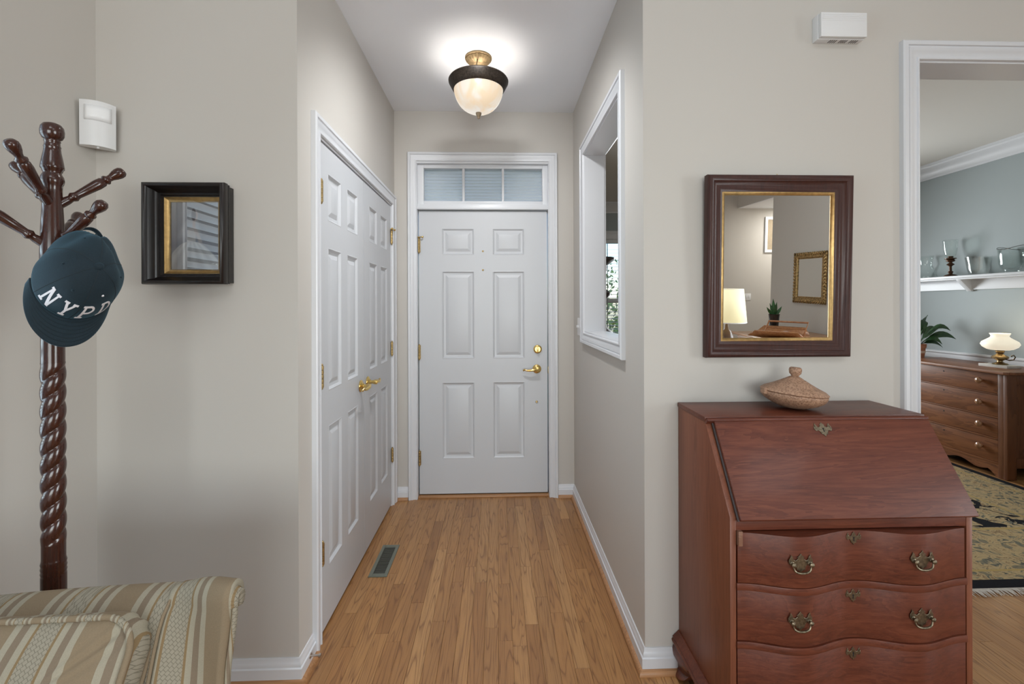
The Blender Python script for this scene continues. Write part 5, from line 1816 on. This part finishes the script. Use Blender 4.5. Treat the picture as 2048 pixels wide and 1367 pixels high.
nz = node(nt, 'ShaderNodeTexNoise', {'Vector': wa.outputs[0], 'Scale': 15.0, 'Detail': 6.0, 'Roughness': 0.65, 'Distortion': 2.0})
gold, sage, dark, brown, cream = srgb(172, 150, 112), srgb(112, 110, 96), srgb(28, 28, 32), srgb(104, 82, 64), srgb(188, 172, 138)
rp = node(nt, 'ShaderNodeValToRGB', {'Fac': nz.outputs[0]})
e = rp.color_ramp.elements
e[0].position, e[0].color = 0.30, c4(srgb(58, 56, 54))
e[1].position, e[1].color = 0.72, c4(cream)
for p, c in ((0.42, sage), (0.47, gold), (0.56, gold), (0.60, brown), (0.64, gold)):
    x = e.new(p)
    x.color = c4(c)
# leaf-shaped motifs
m1 = node(nt, 'ShaderNodeMath', {0: vo.outputs['Distance'], 1: 0.27}, operation='LESS_THAN')
mA = node(nt, 'ShaderNodeMix', {0: 0.0, 6: rp.outputs[0], 7: c4(srgb(92, 94, 86))}, data_type='RGBA')
sep = node(nt, 'ShaderNodeSeparateXYZ', {0: tc.outputs['Object']})
mm1 = node(nt, 'ShaderNodeMath', {0: m1.outputs[0], 1: 0.7}, operation='MULTIPLY')
nt.links.new(mm1.outputs[0], mA.inputs[0])
m2 = node(nt, 'ShaderNodeMath', {0: vo2.outputs['Distance'], 1: 0.17}, operation='LESS_THAN')
mB = node(nt, 'ShaderNodeMix', {0: m2.outputs[0], 6: mA.outputs[2], 7: c4(gold)}, data_type='RGBA')
# borders by distance from the rug edge
ex = node(nt, 'ShaderNodeMath', {0: sep.outputs[0], 1: RW / 2}, operation='SUBTRACT')
ex = node(nt, 'ShaderNodeMath', {0: ex.outputs[0]}, operation='ABSOLUTE')
ex = node(nt, 'ShaderNodeMath', {0: RW / 2, 1: ex.outputs[0]}, operation='SUBTRACT')
ey = node(nt, 'ShaderNodeMath', {0: sep.outputs[1], 1: RLn / 2}, operation='SUBTRACT')
ey = node(nt, 'ShaderNodeMath', {0: ey.outputs[0]}, operation='ABSOLUTE')
ey = node(nt, 'ShaderNodeMath', {0: RLn / 2, 1: ey.outputs[0]}, operation='SUBTRACT')
ed = node(nt, 'ShaderNodeMath', {0: ex.outputs[0], 1: ey.outputs[0]}, operation='MINIMUM')
# inner field gets dark blooms
fld = node(nt, 'ShaderNodeMath', {0: ed.outputs[0], 1: 0.56}, operation='GREATER_THAN')
nz3 = node(nt, 'ShaderNodeTexNoise', {'Vector': wa.outputs[0], 'Scale': 7.0, 'Detail': 3.0, 'Distortion': 1.5})
dk_ = node(nt, 'ShaderNodeMath', {0: nz3.outputs[0], 1: 0.535}, operation='GREATER_THAN')
dkm = node(nt, 'ShaderNodeMath', {0: dk_.outputs[0], 1: fld.outputs[0]}, operation='MULTIPLY')
mC = node(nt, 'ShaderNodeMix', {0: dkm.outputs[0], 6: mB.outputs[2], 7: c4(dark)}, data_type='RGBA')
bd = node(nt, 'ShaderNodeValToRGB', {'Fac': ed.outputs[0]})
bd.color_ramp.interpolation = 'CONSTANT'
e = bd.color_ramp.elements
e[0].position, e[0].color = 0.0, (1, 1, 1, 1)
e[1].position, e[1].color = 0.055, (0, 0, 0, 1)
mD = node(nt, 'ShaderNodeMix', {0: bd.outputs[0], 6: mC.outputs[2], 7: c4(dark)}, data_type='RGBA')
lines = node(nt, 'ShaderNodeValToRGB', {'Fac': ed.outputs[0]})
lines.color_ramp.interpolation = 'CONSTANT'
e = lines.color_ramp.elements
e[0].position, e[0].color = 0.0, (0, 0, 0, 1)
e[1].position, e[1].color = 0.125, (1, 1, 1, 1)
for p, c in ((0.140, 0), (0.530, 1), (0.550, 0)):
    x = e.new(p)
    x.color = (c, c, c, 1)
mE = node(nt, 'ShaderNodeMix', {0: lines.outputs[0], 6: mD.outputs[2], 7: c4(srgb(166, 142, 92))}, data_type='RGBA')
nt.links.new(mE.outputs[2], b.inputs['Base Color'])
b.inputs['Roughness'].default_value = 0.95
b.inputs['Specular IOR Level'].default_value = 0.1
nf = node(nt, 'ShaderNodeTexNoise', {'Vector': tc.outputs['Object'], 'Scale': 260.0})
bp_ = node(nt, 'ShaderNodeBump', {'Height': nf.outputs[0], 'Strength': 0.6, 'Distance': 0.003})
nt.links.new(bp_.outputs[0], b.inputs['Normal'])
MB().box(0, RW, 0, RLn, 0, 0.009).build('pile', RUG, rg, bevel=0.002)
fg = MB()
rnd = random.Random(4)
for yy, sg in ((0, -1), (RLn, 1)):
    for k in range(int(RW / 0.006)):
        x = k * 0.006
        q = x + rnd.uniform(-0.012, 0.012)
        l = rnd.uniform(0.035, 0.06)
        fg.tube([(x, yy, 0.004), (x + (q - x) * 0.4, yy + sg * l * 0.5, 0.006 + rnd.uniform(0, 0.003)), (q, yy + sg * l, 0.002)], [0.0022, 0.0024, 0.0012], 4)
fo = fg.build('fringe', plain('cotton_fringe', (0.62, 0.58, 0.52), 0.9), rg)
fo['kind'] = 'stuff'

# dark turned stand glimpsed through the hall opening
ts = thing('pedestal_stand', 'dark turned pedestal stand in front of the dining blind, glimpsed through the hall opening', 'stand', (0.880, 4.0, 0.0))
TSM = plain('dark_turned_stand', (0.030, 0.022, 0.020), 0.45)
MB().lathe([(0.0002, 0), (0.16, 0), (0.165, 0.02), (0.12, 0.05), (0.05, 0.10), (0.035, 0.30), (0.05, 0.55), (0.075, 0.85), (0.06, 0.95), (0.10, 1.05), (0.145, 1.10), (0.148, 1.125), (0.115, 1.155), (0.085, 1.185), (0.060, 1.205), (0.045, 1.30), (0.050, 1.385), (0.085, 1.41), (0.128, 1.455), (0.130, 1.475),
            (0.105, 1.500), (0.060, 1.520), (0.045, 1.58), (0.050, 1.640), (0.080, 1.655), (0.098, 1.675), (0.098, 1.720), (0.125, 1.735), (0.165, 1.765), (0.168, 1.785), (0.0002, 1.785)], 36).build('pedestal', TSM, ts, smooth=40)

# ------------------------------------------------------------------ living-room things mirrored in the large mirror
tb = thing('dining_table', 'pine table reflected in the large mirror, carrying a plant and a tray', 'table', (3.72, -2.05, 0))
for i in range(5):
    x0 = -0.50 + i * 0.20
    MB().box(x0 + 0.0006, x0 + 0.1994, -0.74, 0.74, 0.726, 0.757).build('plank', TABLEW, tb, bevel=0.0015)
MB().box(-0.44, 0.44, -0.68, 0.68, 0.63, 0.726).build('apron', TABLEW, tb)
for x in (-0.42, 0.42):
    for y in (-0.66, 0.66):
        MB().lathe([(0.022, 0), (0.030, 0.10), (0.026, 0.30), (0.038, 0.55), (0.038, 0.64)], 16, M.Translation((x, y, 0))).build('leg', TABLEW, tb, smooth=60)
sp_ = thing('snake_plant', 'small spiky green plant in a black pot, reflected in the large mirror', 'plant', (3.70, -2.60, 0.758))
MB().lathe([(0.0002, 0), (0.050, 0), (0.062, 0.20), (0.066, 0.235), (0.070, 0.245), (0.064, 0.248), (0.058, 0.225), (0.0002, 0.220)], 28).build('pot', plain('black_glazed_pot', (0.012, 0.012, 0.014), 0.15, coat=0.5), sp_, smooth=50)
for (az, ln, rise, w) in ((180, 0.02, 0.23, 0.028), (0, 0.10, 0.13, 0.026), (175, 0.11, 0.12, 0.026), (90, 0.05, 0.19, 0.024), (-100, 0.04, 0.17, 0.028), (200, 0.055, 0.17, 0.018)):
    d = V((math.cos(R(az)), math.sin(R(az)), 0))
    side = V((0, 1, 0)) if abs(d.x) > 0.7 else V((1, 0, 0))
    side = V((-d.y, d.x, 0)) if az in (90,) else V((0.75, 0.65, 0))
    vs, fs = [], []
    for i in range(9):
        t = i / 8
        c = V((0, 0, 0.20)) + d * ln * t + V((0, 0, rise * t + 0.02 * t))
        ww = w * (0.55 + 0.45 * math.sin(PI * t)) * (1 - t ** 4)
        vs += [c - side * ww, c + V((0, -0.004, 0)), c + side * ww]
    for i in range(8):
        fs += [(i * 3, i * 3 + 1, i * 3 + 4, i * 3 + 3), (i * 3 + 1, i * 3 + 2, i * 3 + 5, i * 3 + 4)]
    MB().add(vs, fs).build('leaf', plain('bright_leaf', (0.035, 0.115, 0.035), 0.35, var=0.5, bscale=40), sp_, smooth=180, solid=0.003)
ty = thing('wooden_tray', 'wooden tray with raised hoop handle on the pine table, reflected in the large mirror', 'tray', (3.50, -2.20, 0.7585), R(43))
MB().box(-0.30, 0.32, -0.17, 0.17, 0.0, 0.012).build('base', TRAYW, ty, bevel=0.003)
SD = [(-0.30, 0, 0), (0.32, 0, 0), (0.26, 0.12, 0), (-0.20, 0.12, 0)]
MB().add(SD, [(0, 1, 2, 3)], M.Translation((0, 0.17, 0.006)) @ M.Rotation(R(38), 4, 'X')).build('side', TRAYW, ty, solid=0.010)
MB().add(SD, [(0, 1, 2, 3)], M.Translation((0, -0.17, 0.006)) @ M.Rotation(R(125), 4, 'X')).build('side', TRAYW, ty, solid=0.010)
MB().tube([(-0.15, 0, 0.010), (-0.10, 0, 0.185), (0.32, 0, 0.185), (0.27, 0, 0.010)], 0.012, 8).build('hoop_handle', TRAYW, ty)
MB().tube([(-0.125, 0, 0.105), (0.295, 0, 0.105)], 0.006, 8).build('crossbar', TRAYW, ty)

gm_ = thing('gilt_mirror', 'ornate gilt-framed mirror on the far wall, reflected in the large mirror', 'mirror', (LX1, -2.740, 1.150), R(-90))
GORN = plain('carved_gilt', (0.36, 0.235, 0.10), 0.4, 0.8, var=0.6, bscale=45, bump=0.6)
gw, gh = 0.315, 0.680
MB().sweep(rect(gw, gh), [(0, 0), (0, 0.02), (-0.02, 0.034), (-0.045, 0.028), (-0.062, 0.030), (-0.074, 0.018), (-0.080, 0.018), (-0.080, 0)], NY, closed=True).build('frame', GORN, gm_, smooth=40)
om = MB()
per = [(-gw, 0, gw * 0 + 0.0), (-gw, 0, gh), (gw, 0, gh), (gw, 0, 0)]
for (ax, az_, bx, bz) in ((-gw, 0, -gw, gh), (-gw, gh, gw, gh), (gw, gh, gw, 0), (gw, 0, -gw, 0)):
    n = int(math.hypot(bx - ax, bz - az_) / 0.045)
    for k in range(n + 1):
        t = k / n
        x, z = ax + (bx - ax) * t, az_ + (bz - az_) * t
        cxx, czz = (x * 0.93, gh / 2 + (z - gh / 2) * 0.95)
        om.ball((cxx, -0.032, czz), 0.017, 8, 6, sy=0.7)
        om.ball((x, -0.020, z), 0.014, 8, 6, sy=0.8)
om.build('carved_ornament', GORN, gm_, smooth=180)
MB().box(-gw + 0.075, gw - 0.075, -0.012, -0.008, 0.075, gh - 0.075).build('mirror_glass', MIRROR, gm_, smooth=0)

gl = thing('framed_picture', 'tall white-framed tan panel high on the passage wall, reflected in the large mirror', 'picture', (4.97, LY0, 1.955), R(180))
MB().sweep([(-0.19, 0, 0), (-0.19, 0, 0.63), (0.19, 0, 0.63), (0.19, 0, 0)], [(0, 0), (0, 0.022), (-0.045, 0.022), (-0.05, 0.014), (-0.05, 0)], NY, closed=True).build('frame', WHITE, gl)
MB().box(-0.145, 0.145, -0.008, -0.001, 0.045, 0.585).build('panel', plain('tan_panel', (0.36, 0.29, 0.20), 0.8, var=0.1), gl)
s2 = thing('light_switch', 'white double switch plate on the passage wall, reflected in the large mirror', 'light switch', (4.50, LY0, 1.10), R(180))
MB().box(-0.06, 0.06, -0.006, 0, 0, 0.12).build('plate', PLASTIC, s2, bevel=0.002)
for x in (-0.024, 0.024):
    MB().box(x - 0.010, x + 0.010, -0.010, -0.004, 0.035, 0.085).build('toggle', PLASTIC, s2, bevel=0.001)

et = thing('side_table', 'small dark side table under the lamp, reflected in the large mirror', 'table', (2.60, -1.72, 0))
MB().box(-0.25, 0.25, -0.25, 0.25, 0.555, 0.580).build('top', MAHOG, et, bevel=0.004)
MB().box(-0.22, 0.22, -0.22, 0.22, 0.46, 0.555).build('apron', MAHOG, et)
for x in (-0.21, 0.21):
    for y in (-0.21, 0.21):
        MB().lathe([(0.012, 0), (0.022, 0.46)], 10, M.Translation((x, y, 0))).build('leg', MAHOGV, et)
tl_ = thing('table_lamp', 'lit table lamp with cream fabric shade, reflected in the large mirror', 'lamp', (2.60, -1.72, 0.581))
LSH = plain('lit_lamp_shade', (0.75, 0.70, 0.48), 0.8, em=0.50, emc=(1.0, 0.88, 0.50))
MB().lathe([(0.205, 0.405), (0.165, 0.775)], 48).build('shade', LSH, tl_, smooth=180, solid=0.003)
SHT = plain('white_shade_trim', (0.8, 0.8, 0.78), 0.8)
for r, z in ((0.206, 0.405), (0.166, 0.775)):
    MB().lathe([(r, z - 0.005), (r + 0.001, z + 0.005), (r - 0.002, z + 0.005), (r - 0.002, z - 0.005), (r, z - 0.005)], 48).build('shade_trim', SHT, tl_)
MB().lathe([(0.0002, 0), (0.085, 0), (0.085, 0.02), (0.05, 0.04), (0.075, 0.12), (0.085, 0.20), (0.06, 0.29), (0.022, 0.33), (0.018, 0.40), (0.0002, 0.40)], 28).build('base', plain('brown_ceramic', (0.09, 0.05, 0.03), 0.25), tl_, smooth=60)
MB().tube([(0, 0, 0.39), (0, 0, 0.78)], 0.004, 6).build('harp', BRASS, tl_)
point('bulb', (0, 0, 0.60), 1.2, (1.0, 0.82, 0.58), 0.04, tl_)
